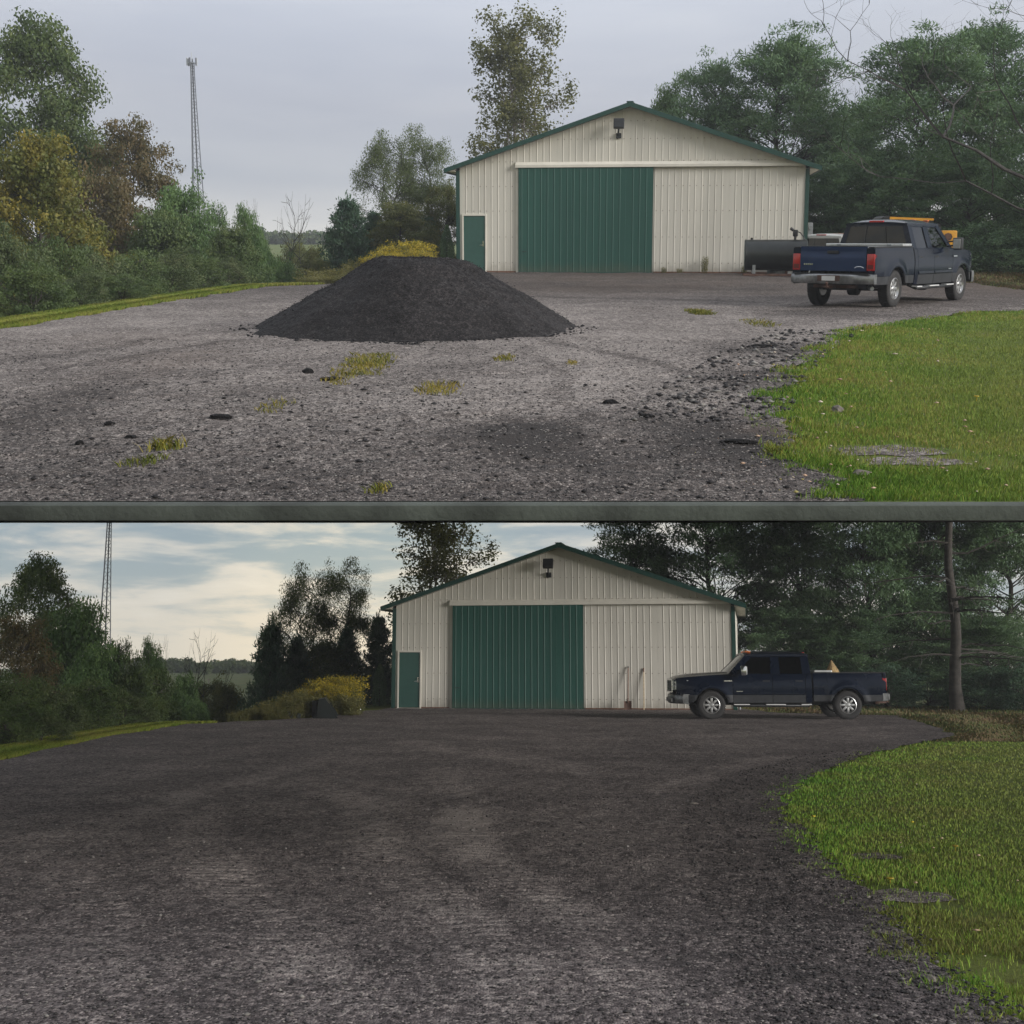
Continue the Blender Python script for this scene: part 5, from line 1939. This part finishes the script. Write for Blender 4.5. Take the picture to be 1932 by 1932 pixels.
tree(L, 'pine2', 'pine nearest the barn eave under blue and white sky', 1340, 930, 330, 62, rz=.8)
tree(L, 'pine3', 'dark pine just right of the barn corner under blue and white sky', 1500, 940, 280, 60)
tree(L, 'pine', 'dark pine behind the truck bed under blue and white sky', 1630, 935, 310, 57)
tree(L, 'pine3', 'dark pine behind the large bare trunk under blue and white sky', 1745, 925, 300, 58)
tree(L, 'pine3', 'dark pine at the right edge under blue and white sky', 1890, 930, 300, 56)
tree(L, 'pine2', 'low dark pine behind the truck cab under blue and white sky', 1480, 1150, 200, 55)
tree(L, 'pine', 'low dark pine behind the truck tail under blue and white sky', 1620, 1160, 230, 53)
tree(L, 'pine2', 'low dark pine beside the large bare trunk under blue and white sky', 1860, 1170, 220, 51)
for i, (px, top, wp, Y) in enumerate(((1430, 1250, 140, 55), (1560, 1255, 150, 52), (1670, 1260, 150, 50), (1860, 1265, 160, 47), (1930, 1260, 140, 46), (1750, 1262, 140, 52))):
    tree(L, 'shrub', nth(px, (1430, 1560, 1670, 1860, 1930, 1750)) + ' dark understorey shrub beneath the pines under blue and white sky', px, top, wp, Y, 'needle_dk', cat='shrub', group='shrubs under the pines of the asphalt lot')
tree(L, 'deadpine', 'large leafless tree with thick trunk and drooping dead limbs at the right', 1784, 890, 420, 46, rz=2.4)

# far woods on the ridge beyond the valley
def far_wood(W, label, rows, seed):
    g = np.random.default_rng(seed)
    Cs = []
    hor = 445 if W is UP else 1254
    for i in range(46):
        px = 330 + 420 * i / 46 + g.normal() * 3 - (0 if W is UP else 100)
        p = W.at(px, hor - 6 + g.normal() * 4, 255 + g.normal() * 8)
        z0 = W.gz(p.x, p.y)
        h = max(1.5, p.z - z0)
        n = 420
        C = g.normal(size=(n, 3)); C = unit(C) * (g.random((n, 1)) ** .4)
        Cs.append(np.array([p.x, p.y, z0 + h * .5]) + C * np.array([1.5 + g.random(), 1.2, h * .55]))
    C = np.concatenate(Cs)
    T, B = leaf_cloud(g, C, .55, .8, .5)
    o = link('far_wood', quads_mesh('far_wood', C, T, B), M['leaf_dark'], None, W.M)
    o['kind'] = 'stuff'
    o['label'] = label


far_wood(UP, 'far-off wood on the ridge under grey sky', None, 41)
far_wood(LO, 'far-off wood on the ridge under blue and white sky', None, 42)

# goldenrod and rough weeds on the bank left of each barn
gs, gl2, gf = goldenrod(31)
gs.materials.append(M['weed']); gl2.materials.append(M['leaf_olive']); gf.materials.append(M['gold'])
ws, wl2, wf = goldenrod(32, 1.0, 60, .6, .25)
ws.materials.append(M['weed']); wl2.materials.append(M['weed']); wf.materials.append(M['weed'])


def clump(W, label, group, px, top, Y, name, ms, rz, wsc=1.0):
    p = W.at(px, top, Y)
    z0 = W.gz(p.x, Y)
    h = max(.25, (p.z - z0) / (1.28 if name == 'goldenrod' else 1.02))
    o = thing(name, label, 'plant', W, (p.x, Y, z0 - .02), rz, group, (max(.55, h) * wsc, max(.55, h) * wsc, h))
    for nm, me in zip(('stems', 'leaves', 'flowers'), ms):
        fo = link(nm, me, None, o)
        if nm == 'flowers':
            fo['kind'] = 'stuff'


G3, W3 = (gs, gl2, gf), (ws, wl2, wf)
for k, (px, top, Y) in enumerate(((722, 476, 46), (745, 466, 46.5), (768, 458, 47), (788, 462, 46.5), (800, 478, 45.5), (700, 486, 45.5), (757, 478, 45), (780, 474, 45), (733, 490, 44.5))):
    clump(UP, 'goldenrod clump in yellow bloom behind the dark pile', 'goldenrod behind the pile', px, top, Y, 'goldenrod', G3, k * 1.3)
for k, (px, top, Y) in enumerate(((580, 522, 44), (600, 520, 44.5), (620, 512, 45), (640, 508, 45), (660, 500, 45.5), (680, 492, 46), (655, 520, 44), (690, 506, 44.5), (630, 524, 43.5), (610, 528, 43.5), (592, 512, 47), (672, 515, 44))):
    clump(UP, 'rough yellowish weed clump on the bank left of the dark pile', 'rough weeds left of the pile', px, top, Y, 'weed_clump', W3, k * 1.1)
for k, (px, top, Y) in enumerate(((600, 1292, 43), (618, 1286, 43), (636, 1282, 43.5), (652, 1280, 43.5), (662, 1292, 43), (645, 1296, 42), (625, 1300, 41.5), (585, 1302, 42))):
    clump(LO, 'goldenrod clump in yellow bloom behind the loader bucket', 'goldenrod behind the loader bucket', px, top, Y, 'goldenrod', G3, k * 1.7)
for k, (px, top, Y) in enumerate(((470, 1338, 39), (490, 1333, 39), (510, 1325, 39.5), (530, 1318, 40), (550, 1310, 40.5), (570, 1306, 41), (560, 1326, 39.5), (580, 1318, 40), (600, 1316, 40.5), (655, 1312, 41), (540, 1336, 38.8), (520, 1340, 38.5), (575, 1332, 39.5), (663, 1320, 41.5), (450, 1345, 38.5))):
    clump(LO, 'rough weed clump on the bank around the loader bucket', 'rough weeds around the loader bucket', px, top, Y, 'weed_clump', W3, k * 1.9)
# weeds along the foot of the upper barn wall
for k, (bx, h, lab) in enumerate(((8.75, .62, 'tallest weed growing against the cream wall right of the green door'), (10.1, .28, 'short brown weed against the cream wall left of the fuel tank'),
                                  (7.35, .22, 'low weed at the cream wall foot just right of the green door'), (7.9, .18, 'lowest weed tuft along the cream wall foot'))):
    p = barn_pt(UP, bl_up, by_up, bx, -.18)
    o = thing('weed', lab, 'plant', UP, (p.x, p.y, UP.gz(p.x, p.y)), k, None, (.30 * max(.6, h), .25 * max(.6, h), h * .95))
    for nm, me in zip(('stems', 'leaves'), W3):
        link(nm, me, None, o)


# ------------------------------------------------------------------ grass, stones, pile
def blades(name, W, XY, hgt, wid, cols, seed, kind='stuff', label=None, lean=.5, edge=None):
    g = np.random.default_rng(seed)
    x, y = XY[:, 0], XY[:, 1]
    n = len(x)
    z = W.g(x, y)
    h = hgt * (.55 + .8 * g.random(n))
    a = 2 * PI * g.random(n)
    ln = lean * h * (.2 + g.random(n))
    P0 = np.stack([x, y, z - .005], 1)
    P2 = P0 + np.stack([np.cos(a) * ln, np.sin(a) * ln, h], 1)
    P1 = P0 + np.stack([np.cos(a) * ln * .3, np.sin(a) * ln * .3, h * .6], 1)
    b = a + PI / 2 + g.normal(size=n) * .6
    Bv = np.stack([np.cos(b), np.sin(b), 0 * b], 1) * (wid * (.6 + .8 * g.random(n)))[:, None] * .5
    V = np.stack([P0 - Bv, P0 + Bv, P1 + Bv * .8, P2, P1 - Bv * .8], 1).reshape(-1, 3)
    k = 5
    me = bpy.data.meshes.new(name)
    me.vertices.add(k * n); me.vertices.foreach_set('co', V.ravel())
    me.loops.add(k * n); me.loops.foreach_set('vertex_index', np.arange(k * n, dtype=np.int32))
    me.polygons.add(n)
    me.polygons.foreach_set('loop_start', np.arange(0, k * n, k, dtype=np.int32))
    me.polygons.foreach_set('loop_total', np.full(n, k, dtype=np.int32))
    me.update(calc_edges=True)
    cols = np.array(cols)
    f = np.clip(.5 + .40 * fbm(x, y, .55, seed) + .30 * fbm(x, y, 2.4, seed + 1) + .26 * g.normal(size=n), 0, .999) * (len(cols) - 1)
    i0 = f.astype(int)
    c = cols[i0] * (1 - (f - i0))[:, None] + cols[i0 + 1] * (f - i0)[:, None]
    if edge is not None:
        kk = np.clip((x - edge(y)) / 2.6, 0, 1)[:, None] * .7
        c = c * (1 - kk) + np.array([.225, .25, .066]) * (.8 + .4 * f[:, None] / len(cols)) * kk
    c = c * (.75 + .5 * g.random((n, 1)))
    at_ = me.attributes.new('tint', 'FLOAT_COLOR', 'POINT')
    at_.data.foreach_set('color', np.repeat(np.concatenate([c, np.ones((n, 1))], 1), k, 0).astype(np.float32).ravel())
    o = link(name, me, M['blade'], None, W.M)
    if kind:
        o['kind'] = kind
    if label:
        o['label'] = label
    return o


def scatter(g, n, y0, y1, fl, fr, pw=2.0):
    """denser close to the viewer"""
    t_ = g.random(n)
    y = (y0 ** (1 - pw) + t_ * (y1 ** (1 - pw) - y0 ** (1 - pw))) ** (1 / (1 - pw))
    return fl(y), fr(y), y


GRASS = [(0.085, 0.202, 0.021), (0.124, 0.273, 0.029), (0.195, 0.319, 0.039), (0.260, 0.325, 0.058), (0.312, 0.273, 0.085)]
LAWNU = [(.045, .075, .012), (.068, .105, .018), (.095, .125, .024), (.135, .13, .035), (.15, .115, .045)]


def lawn(W, fr, y0, y1, n, seed, bare, hgt, label, cols, tuft, xm):
    g = np.random.default_rng(seed)
    xl, _, y = scatter(g, n, y0, y1, fr, fr, 1.7)
    x = xl - .34 + (y * .405 + xm - xl) * g.random(n) ** 1.15
    ok = x > xl - .10 + .24 * fbm(x, y, 4.0, seed) + .20 * fbm(x, y, 13.0, seed + 3) + .09 * g.normal(size=n)
    for p, rx, ry, k in bare:
        q = ((x - p.x) / rx) ** 2 + ((y - p.y) / ry) ** 2 + .5 * fbm(x, y, 7.0, p.x)
        ok &= ~((q < 1) & (g.random(n) < k))
    x, y = x[ok], y[ok]
    ed = np.exp(-np.clip(x - fr(y), 0, 9) / .55)
    h = hgt * (1 + tuft * ed * (.4 + .6 * (fbm(x, y, 2.2, seed + 7) > 0)) + .25 * fbm(x, y, 1.5, seed + 8))
    wd_ = .0036 + .0005 * np.clip(y - 6, 0, 40)
    return blades('lawn', W, np.stack([x, y], 1), np.clip(h, .015, .2), wd_, cols, seed, label=label, edge=fr)


bareU = [(UP.gp(1670, 850), .5, .4, .8), (UP.gp(1720, 870), .45, .3, .8), (UP.gp(1580, 800), .25, .3, .6), (UP.gp(1850, 870), .25, .5, .5)]
lawn(UP, up_r, Y_EDGE + .06, 33, 180000, 51, bareU, .031, 'grass lawn right of the old gravel lot', [(0.078, 0.169, 0.018), (0.117, 0.234, 0.026), (0.176, 0.260, 0.036), (0.234, 0.260, 0.049), (0.273, 0.221, 0.072)], .9, 3.0)
bareL = [(LO.gp(1690, 1690), .45, .45, .8), (LO.gp(1650, 1615), .25, .3, .75), (LO.gp(1870, 1830), .25, .4, .9), (LO.gp(1830, 1720), .2, .4, .6)]
lawn(LO, lo_r, 4.5, 27.5, 185000, 52, bareL, .027, 'grass lawn right of the fresh asphalt lot', GRASS[:4] + [(.13, .13, .035)], .8, 3.0)
# bare soil showing in those gaps
for W, bl, nm in ((UP, bareU, 'U'), (LO, bareL, 'L')):
    for p, rx, ry, k in bl[:2]:
        mb = MB()
        ring = [(p.x + rx * .75 * math.cos(a) * (1 + .25 * math.sin(3 * a + p.x) + .15 * math.sin(7 * a)), p.y + ry * .75 * math.sin(a) * (1 + .25 * math.cos(2 * a) + .15 * math.cos(5 * a))) for a in np.linspace(0, 2 * PI, 25)[:-1]]
        mb.add([(p.x, p.y, W.gz(p.x, p.y) + .009)] + [(x, y, W.gz(x, y) + .002) for x, y in ring], [(0, i + 1, (i + 1) % 24 + 1) for i in range(24)])
        sm_ = mb.mesh('bare_soil')
        a_ = sm_.attributes.new('tone', 'FLOAT', 'POINT')
        a_.data.foreach_set('value', np.full(25, .62, np.float32))
        struct('bare_soil', sm_, M['gravel'], W)
# brown verge behind the trucks, and the strips on the left
for W, n, y0, y1, xa, xb, lab, cols, sd, hh in ((UP, 9000, 29.0, 47, lambda y: np.maximum(up_r(y), 11.5), lambda y: up_r(y) * 0 + .40 * y + 1, 'worn brown grass behind the rear-view pickup', [(.05, .06, .02), (.085, .07, .03), (.12, .08, .045), (.14, .10, .05)], 53, .07),
                                                (LO, 12000, 27.5, 50, lambda y: np.maximum(lo_r(y), 8.0), lambda y: lo_r(y) * 0 + .40 * y + 1, 'worn grass beneath the pines behind the side-on truck', [(.06, .09, .02), (.09, .10, .03), (.14, .11, .05), (.17, .11, .06)], 54, .07),
                                                (UP, 26000, 17.0, 43, lambda y: up_l(y) - 1.15, lambda y: up_l(y) + .05, 'narrow yellow-green grass strip left of the old gravel lot', [(0.091, 0.137, 0.019), (0.137, 0.182, 0.026), (0.195, 0.215, 0.039), (0.234, 0.208, 0.052)], 55, .075),
                                                (LO, 26000, 17.0, 36, lambda y: lo_l(y) - 1.15, lambda y: lo_l(y) + .05, 'narrow bright grass strip left of the fresh asphalt lot', [(0.104, 0.156, 0.019), (0.156, 0.208, 0.026), (0.215, 0.240, 0.039), (0.247, 0.227, 0.052)], 56, .075)):
    g = np.random.default_rng(sd)
    a, b_, y = scatter(g, n, y0, y1, xa, xb, 1.2)
    x = a + (b_ - a) * g.random(n)
    blades('verge_grass' if y0 > 20 else 'grass_strip', W, np.stack([x, y], 1), hh, .006 + .0009 * y, cols, sd, label=lab)

# weeds coming up through the gravel: each patch is a plant
for k, (px, row, rx, ry, n, hh, lab) in enumerate(((692, 690, .30, .55, 900, .05, 'largest yellow-green weed patch on gravel before the dark pile'), (640, 718, .16, .25, 120, .04, 'small weed patch next to the flat black chunk'),
                                                   (828, 738, .22, .22, 240, .055, 'yellow-green weed patch below the middle of the pile'), (952, 679, .12, .16, 110, .045, 'small weed tuft on gravel below the pile right half'),
                                                   (312, 852, .12, .12, 110, .09, 'upright green weed tuft in the left foreground gravel'), (268, 878, .12, .08, 80, .05, 'low weed tuft left of the upright green tuft'),
                                                   (520, 770, .14, .2, 90, .045, 'sparse weed tuft right of the black bar-shaped chunk'), (1080, 688, .06, .1, 50, .04, 'tiny weed tuft right of the pile foot'),
                                                   (714, 930, .07, .05, 60, .045, 'weed tuft on the near gravel edge at the centre left'), (1320, 592, .22, .3, 420, .07, 'dry weed tuft on gravel between pile and pickup'),
                                                   (1432, 612, .25, .4, 150, .06, 'dry weed tuft on gravel left of the lawn tip'), (1465, 858, .09, .07, 90, .045, 'weed tuft at the gravel edge beside the lawn foot'))):
    g = np.random.default_rng(60 + k)
    p = UP.gp(px, row)
    n = int(n * 1.2)
    q = np.clip(g.normal(size=(n, 2)), -1.6, 1.6) * np.array([rx, ry * (2.6 if hh < .085 else 1.2)]) * .55
    q[:, 0] += .2 * rx * np.sin(q[:, 1] * 9)
    o = blades('weed_patch', UP, np.array([[p.x, p.y]]) + q, hh * .85, .0035 + .0004 * p.y, [(0.091, 0.117, 0.021), (0.156, 0.169, 0.029), (0.247, 0.215, 0.039), (0.312, 0.247, 0.065)], 61 + k, None, None, 1.1)
    tag(o, lab, 'weed')
    cx = Vector((p.x, p.y, UP.gz(p.x, p.y)))
    o.data.transform(Matrix.Translation(-cx)); o.matrix_world = UP.M @ Matrix.Translation(cx + Vector((0, 0, .02)))


# loose stones
def stones(name, W, gf_, n, y0, y1, fl, fr, size, cols, seed, label, pw=2.3, bury=.35):
    g = np.random.default_rng(seed)
    a, b_, y = scatter(g, n, y0, y1, fl, fr, pw)
    x = a + (b_ - a) * g.random(n)
    r_ = size * (.35 + g.random(n) ** 3 * 1.6) * (1 + np.clip(y - 9, 0, 20) * .05)
    z = gf_(x, y) + r_ * bury
    base = np.array([(1, 0, 0), (0, 1, 0), (-1, 0, 0), (0, -1, 0), (0, 0, .75), (0, 0, -.75)])
    fc = np.array([(0, 1, 4), (1, 2, 4), (2, 3, 4), (3, 0, 4), (1, 0, 5), (2, 1, 5), (3, 2, 5), (0, 3, 5)])
    th = 2 * PI * g.random(n)
    B = base[None] * (.65 + .7 * g.random((n, 6, 1))) * np.stack([r_ * (1 + .5 * g.random(n)), r_, r_ * .7], 1)[:, None, :]
    ca, sa = np.cos(th)[:, None], np.sin(th)[:, None]
    V = np.stack([B[..., 0] * ca - B[..., 1] * sa + x[:, None], B[..., 0] * sa + B[..., 1] * ca + y[:, None], B[..., 2] + z[:, None]], -1).reshape(-1, 3)
    I = (fc[None] + (np.arange(n) * 6)[:, None, None]).reshape(-1).astype(np.int32)
    me = bpy.data.meshes.new(name)
    me.vertices.add(6 * n); me.vertices.foreach_set('co', V.ravel())
    me.loops.add(len(I)); me.loops.foreach_set('vertex_index', I)
    me.polygons.add(8 * n)
    me.polygons.foreach_set('loop_start', np.arange(0, len(I), 3, dtype=np.int32))
    me.polygons.foreach_set('loop_total', np.full(8 * n, 3, dtype=np.int32))
    me.update(calc_edges=True)
    cols = np.array(cols)
    c = cols[g.integers(len(cols), size=n)] * (.7 + .6 * g.random((n, 1)))
    at_ = me.attributes.new('tint', 'FLOAT_COLOR', 'POINT')
    at_.data.foreach_set('color', np.repeat(np.concatenate([c, np.ones((n, 1))], 1), 6, 0).astype(np.float32).ravel())
    o = link(name, me, M['stone'], None, W.M)
    o['kind'] = 'stuff'
    o['label'] = label
    return o


GC = [(.03, .029, .03), (.045, .043, .044), (.06, .057, .058), (.10, .094, .092), (.16, .15, .145), (.22, .21, .20), (.05, .048, .05), (.03, .03, .032)]
stones('loose_gravel', UP, gu, 42000, Y_EDGE + .03, 20, lambda y: np.maximum(up_l(y), -.42 * y - .5), lambda y: up_r(y) + .1, .0055, GC, 71, 'loose gravel strewn over the old lot')
stones('dark_clods', UP, gu, 1500, Y_EDGE + .05, 14, lambda y: -.42 * y - .5, lambda y: up_r(y), .012, [(.018, .017, .018), (.026, .025, .026), (.035, .033, .033)], 72, 'dark crumbs of asphalt strewn over the old lot', 2.0)
stones('clods_spill', UP, gu, 1500, 11.0, 22, lambda y: up_r(y) - 1.3, lambda y: up_r(y) + .15, .017, [(.025, .024, .025), (.04, .038, .04), (.08, .075, .075), (.2, .19, .18)], 73, 'dark rubble spilled along the lawn edge', 1.5)
MC = [(.02, .019, .02), (.03, .028, .029), (.04, .037, .037), (.06, .055, .054), (.095, .088, .084), (.15, .14, .13), (.028, .026, .027)]
stones('loose_millings', LO, gl_, 46000, 4.6, 16, lambda y: np.maximum(lo_l(y), -.42 * y - .5), lambda y: lo_r(y) + .03, .0048, MC, 74, 'loose asphalt millings over the fresh lot', 2.6)
stones('coarse_millings', LO, gl_, 3200, 4.6, 14, lambda y: np.maximum(lo_l(y), -.42 * y - .5), lambda y: lo_r(y), .0095, MC[1:6], 78, 'larger asphalt lumps strewn over the fresh lot', 2.4)
stones('edge_millings', LO, gl_, 9000, 4.6, 24, lambda y: lo_r(y) - 1.1, lambda y: lo_r(y) + .10, .0075, MC[:4], 75, 'coarse dark millings along the lawn edge', 2.0, .5)
stones('pale_litter', UP, lambda x, y: g_up(x, y) + .03, 170, Y_EDGE + .05, 22, lambda y: up_r(y) - .9, lambda y: up_r(y) + 1.6, .011, [(.42, .30, .22), (.36, .24, .17), (.5, .42, .34), (.3, .26, .1)], 76, 'pale fallen leaves along the lawn edge', 1.8, .6)
stones('pale_litter', LO, lambda x, y: g_lo(x, y) + .03, 120, 4.6, 18, lambda y: lo_r(y) - .05, lambda y: lo_r(y) + 1.6, .009, [(.42, .32, .22), (.36, .26, .17), (.45, .40, .32), (.5, .4, .04)], 77, 'pale fallen leaves in the lower lawn', 1.8, .6)


# lumps of broken asphalt, each one a thing
def lump(W, gf_, px, row, sx, sy, sz, rz_, label, mat='pile', name='asphalt_chunk', cat='chunk'):
    p = W.gp(px, row)
    bm = bmesh.new()
    bmesh.ops.create_icosphere(bm, subdivisions=3, radius=1.0)
    for v in bm.verts:
        n_ = mnoise.noise(v.co * 1.6 + Vector((px, row, 0)) * .37) * .38 + mnoise.noise(v.co * 4.3 + Vector((row, px, 0))) * .14
        c = v.co * (1 + n_)
        v.co = (c.x * sx, c.y * sy, max(-.35, c.z) * sz)
    mb = MB(); mb.frombm(bm)
    o = solo(name, mb, M[mat], label, cat, W, (p.x, p.y, float(gf_(p.x, p.y)) + sz * .25), rz_, None, 25)
    return o


lump(UP, gu, 581, 706, .062, .06, .05, 0, 'round black asphalt chunk below the left foot of the pile')
lump(UP, gu, 415, 792, .10, .05, .032, .1, 'long grey bar-shaped chunk in the left foreground gravel')
lump(UP, gu, 626, 717, .13, .07, .02, .2, 'flat thin black chunk beside a weed patch')
lump(UP, gu, 150, 842, .034, .034, .03, 0, 'small dark clod at the far left foreground')
lump(UP, gu, 247, 827, .05, .04, .02, .4, 'low dark clod at left, right of the smaller clod')
lump(UP, gu, 207, 802, .045, .04, .022, .4, 'low dark clod above the two left foreground clods')
lump(UP, gu, 1151, 762, .075, .05, .03, -.1, 'black slab-like chunk in the middle right gravel')
lump(UP, gu, 1220, 790, .065, .045, .025, -.3, 'smaller black chunk right of the slab-like chunk')
lump(UP, gu, 1440, 655, .22, .08, .035, -.15, 'longest flat dark slab in the rubble before the lawn')
lump(UP, gu, 1392, 840, .13, .05, .02, -.2, 'crusty dark lip at the edge of the right hollow')
lump(UP, gu, 1580, 779, .05, .045, .045, 0, 'pale pinkish stone on the upper lawn edge', 'soil', 'stone', 'stone')
lump(UP, gu, 1625, 898, .055, .035, .022, 0, 'pale flat stone low on the upper lawn', 'soil', 'stone', 'stone')
lump(LO, gl_, 1308, 1522, .05, .04, .012, 0, 'pale scrap lying on the dark asphalt left of the lawn bulge', 'soil', 'stone', 'stone')
lump(LO, gl_, 1757, 1862, .025, .022, .022, 0, 'small tan stone in the lower right grass', 'soil', 'stone', 'stone')
for W, px, row, lab in ((UP, 1842, 757, 'single yellow flower in the upper lawn'), (LO, 1803, 1607, 'yellow flower far out in the lower lawn'), (LO, 1680, 1670, 'yellow dandelion close to the lower asphalt edge')):
    p = W.gp(px, row)
    mb = MB(); mb.lathe([(0, .05), (.024, .054), (.027, .046), (0, .036)], 9, 'Z'); mb.tube([(0, 0, 0), (0, 0, .04)], .004, 4)
    solo('flower', mb, M['gold'], lab, 'flower', W, (p.x, p.y, W.gz(p.x, p.y)))

# the heap of millings
pf = UP.gp(770, 646)
pcx, pcy = UP.gp(778, 622).x, pf.y + 3.0
half_l, half_r = pcx - UP.gp(480, 617).x, UP.gp(1076, 610).x - pcx
top_l, top_r = pcx - UP.at(708, 488, pcy).x, UP.at(874, 488, pcy).x - pcx
PH = UP.at(790, 487, pcy).z
nu, nv = 240, 70
P = []
mb = MB()
ang = np.linspace(0, 2 * PI, nu + 1)[:-1]
rads = np.linspace(0, 1.04, nv)
Vv = np.zeros((nv, nu, 3))
for i, f in enumerate(rads):
    for j, a in enumerate(ang):
        ca, sa = math.cos(a), math.sin(a)
        hx = half_r if ca > 0 else half_l
        tx = top_r if ca > 0 else top_l
        hy, ty = (3.0 if sa < 0 else 3.3), 1.0
        ro = 1 / math.sqrt((ca / hx) ** 2 + (sa / hy) ** 2)
        rt = 1 / math.sqrt((ca / tx) ** 2 + (sa / ty) ** 2)
        ro *= 1 + .025 * math.sin(3 * a + 1) + .02 * math.sin(7 * a) + .012 * math.sin(17 * a + 2)
        rt *= 1 + .06 * math.sin(4 * a + 2)
        r_ = f * ro
        q = (r_ - rt) / (ro - rt)
        z = PH if q < 0 else PH * (1 - q) ** (1.0 if q < .7 else 1.0)
        if q > -.12:
            z -= .02 * math.exp(-(q / .05) ** 2)
        if q > .8:
            z += .05 * (q - .8) * (1.0)
        Vv[i, j] = (pcx + r_ * ca, pcy + r_ * sa, z)
X, Y = Vv[..., 0], Vv[..., 1]
fl_ = np.clip(1 - rads, 0, 1)[:, None]
Vv[..., 2] += (.026 * fbm(X, Y, 1.5, 11) + .020 * fbm(X, Y, 5.0, 12) + .010 * fbm(X, Y, 19, 13)) * np.minimum(1, fl_ * 6 + .15)
ar = np.random.default_rng(80)
Vv[..., 2] += ar.normal(size=X.shape) * .005
Vv[..., 2] += g_up(X, Y) - .01
Vf = Vv.reshape(-1, 3)
org = np.array([pcx, pcy, UP.gz(pcx, pcy)])
mb.v = [tuple(p) for p in Vf - org]
mb.f = [(i * nu + j, (i + 1) * nu + j, (i + 1) * nu + (j + 1) % nu, i * nu + (j + 1) % nu) for i in range(nv - 1) for j in range(nu)]
pm = mb.mesh('asphalt_pile', 60)
for nm, v in (('tone', np.full(len(pm.vertices), .5)), ('soil', np.zeros(len(pm.vertices)))):
    a_ = pm.attributes.new(nm, 'FLOAT', 'POINT')
    a_.data.foreach_set('value', v.astype(np.float32))
po = link('asphalt_pile', pm, M['pile'], None, UP.M @ Matrix.Translation(org))
tag(po, 'flat-topped heap of black asphalt millings in the middle of the old gravel lot', 'pile')
# coarse pieces lying on and around the heap
idx = ar.integers(0, len(Vf), 13000)
Q = Vf[idx] + ar.normal(size=(13000, 3)) * np.array([.03, .03, .002])
g2 = lambda x, y: Q[:, 2] if len(x) == len(Q) else x
o = stones('pile_crumbs', UP, lambda x, y: Q[:, 2], 13000, 1, 2, lambda y: Q[:, 0], lambda y: Q[:, 0], .0085,
           [(.009, .0085, .0095), (.014, .013, .0145), (.02, .0185, .02), (.026, .024, .024), (.042, .038, .038)], 81, '')
me = o.data
co = np.zeros(len(me.vertices) * 3); me.vertices.foreach_get('co', co); co = co.reshape(-1, 6, 3)
co[:, :, 1] += (Q[:, 1] - co[:, :, 1].mean(1))[:, None]
me.vertices.foreach_set('co', (co.reshape(-1, 3) - org).ravel()); me.update()
del o['label']
o.parent = po
o.matrix_parent_inverse = Matrix.Identity(4)
o.matrix_basis = Matrix.Identity(4)
stones('foot_crumbs', UP, gu, 1500, pf.y - .5, pf.y + 3.4, lambda y: pcx - half_l * np.sqrt(np.clip(1 - ((y - pcy) / 3.1) ** 2, 0, 1)) - .5 * rng.random(len(y)), lambda y: pcx + half_r * np.sqrt(np.clip(1 - ((y - pcy) / 3.1) ** 2, 0, 1)) + .4, .013,
       [(.016, .0155, .017), (.025, .024, .026)], 82, 'dark crumbs rolled off the foot of the heap', 1.2)

# ------------------------------------------------------------------ thin evening mist
HAZE = 0.0008
mb = MB(); mb.box(-540, 545, -95, 640, -6.5, 135)
hm = bpy.data.materials.new('haze')
hm.use_nodes = True
hn = hm.node_tree
hn.nodes.clear()
pv = hn.nodes.new('ShaderNodeVolumePrincipled')
pv.inputs['Color'].default_value = (.86, .90, .97, 1)
pv.inputs['Density'].default_value = HAZE
ho = hn.nodes.new('ShaderNodeOutputMaterial')
hn.links.new(pv.outputs[0], ho.inputs['Volume'])
hz = link('haze', mb.mesh('haze'), hm)
hz['kind'] = 'stuff'
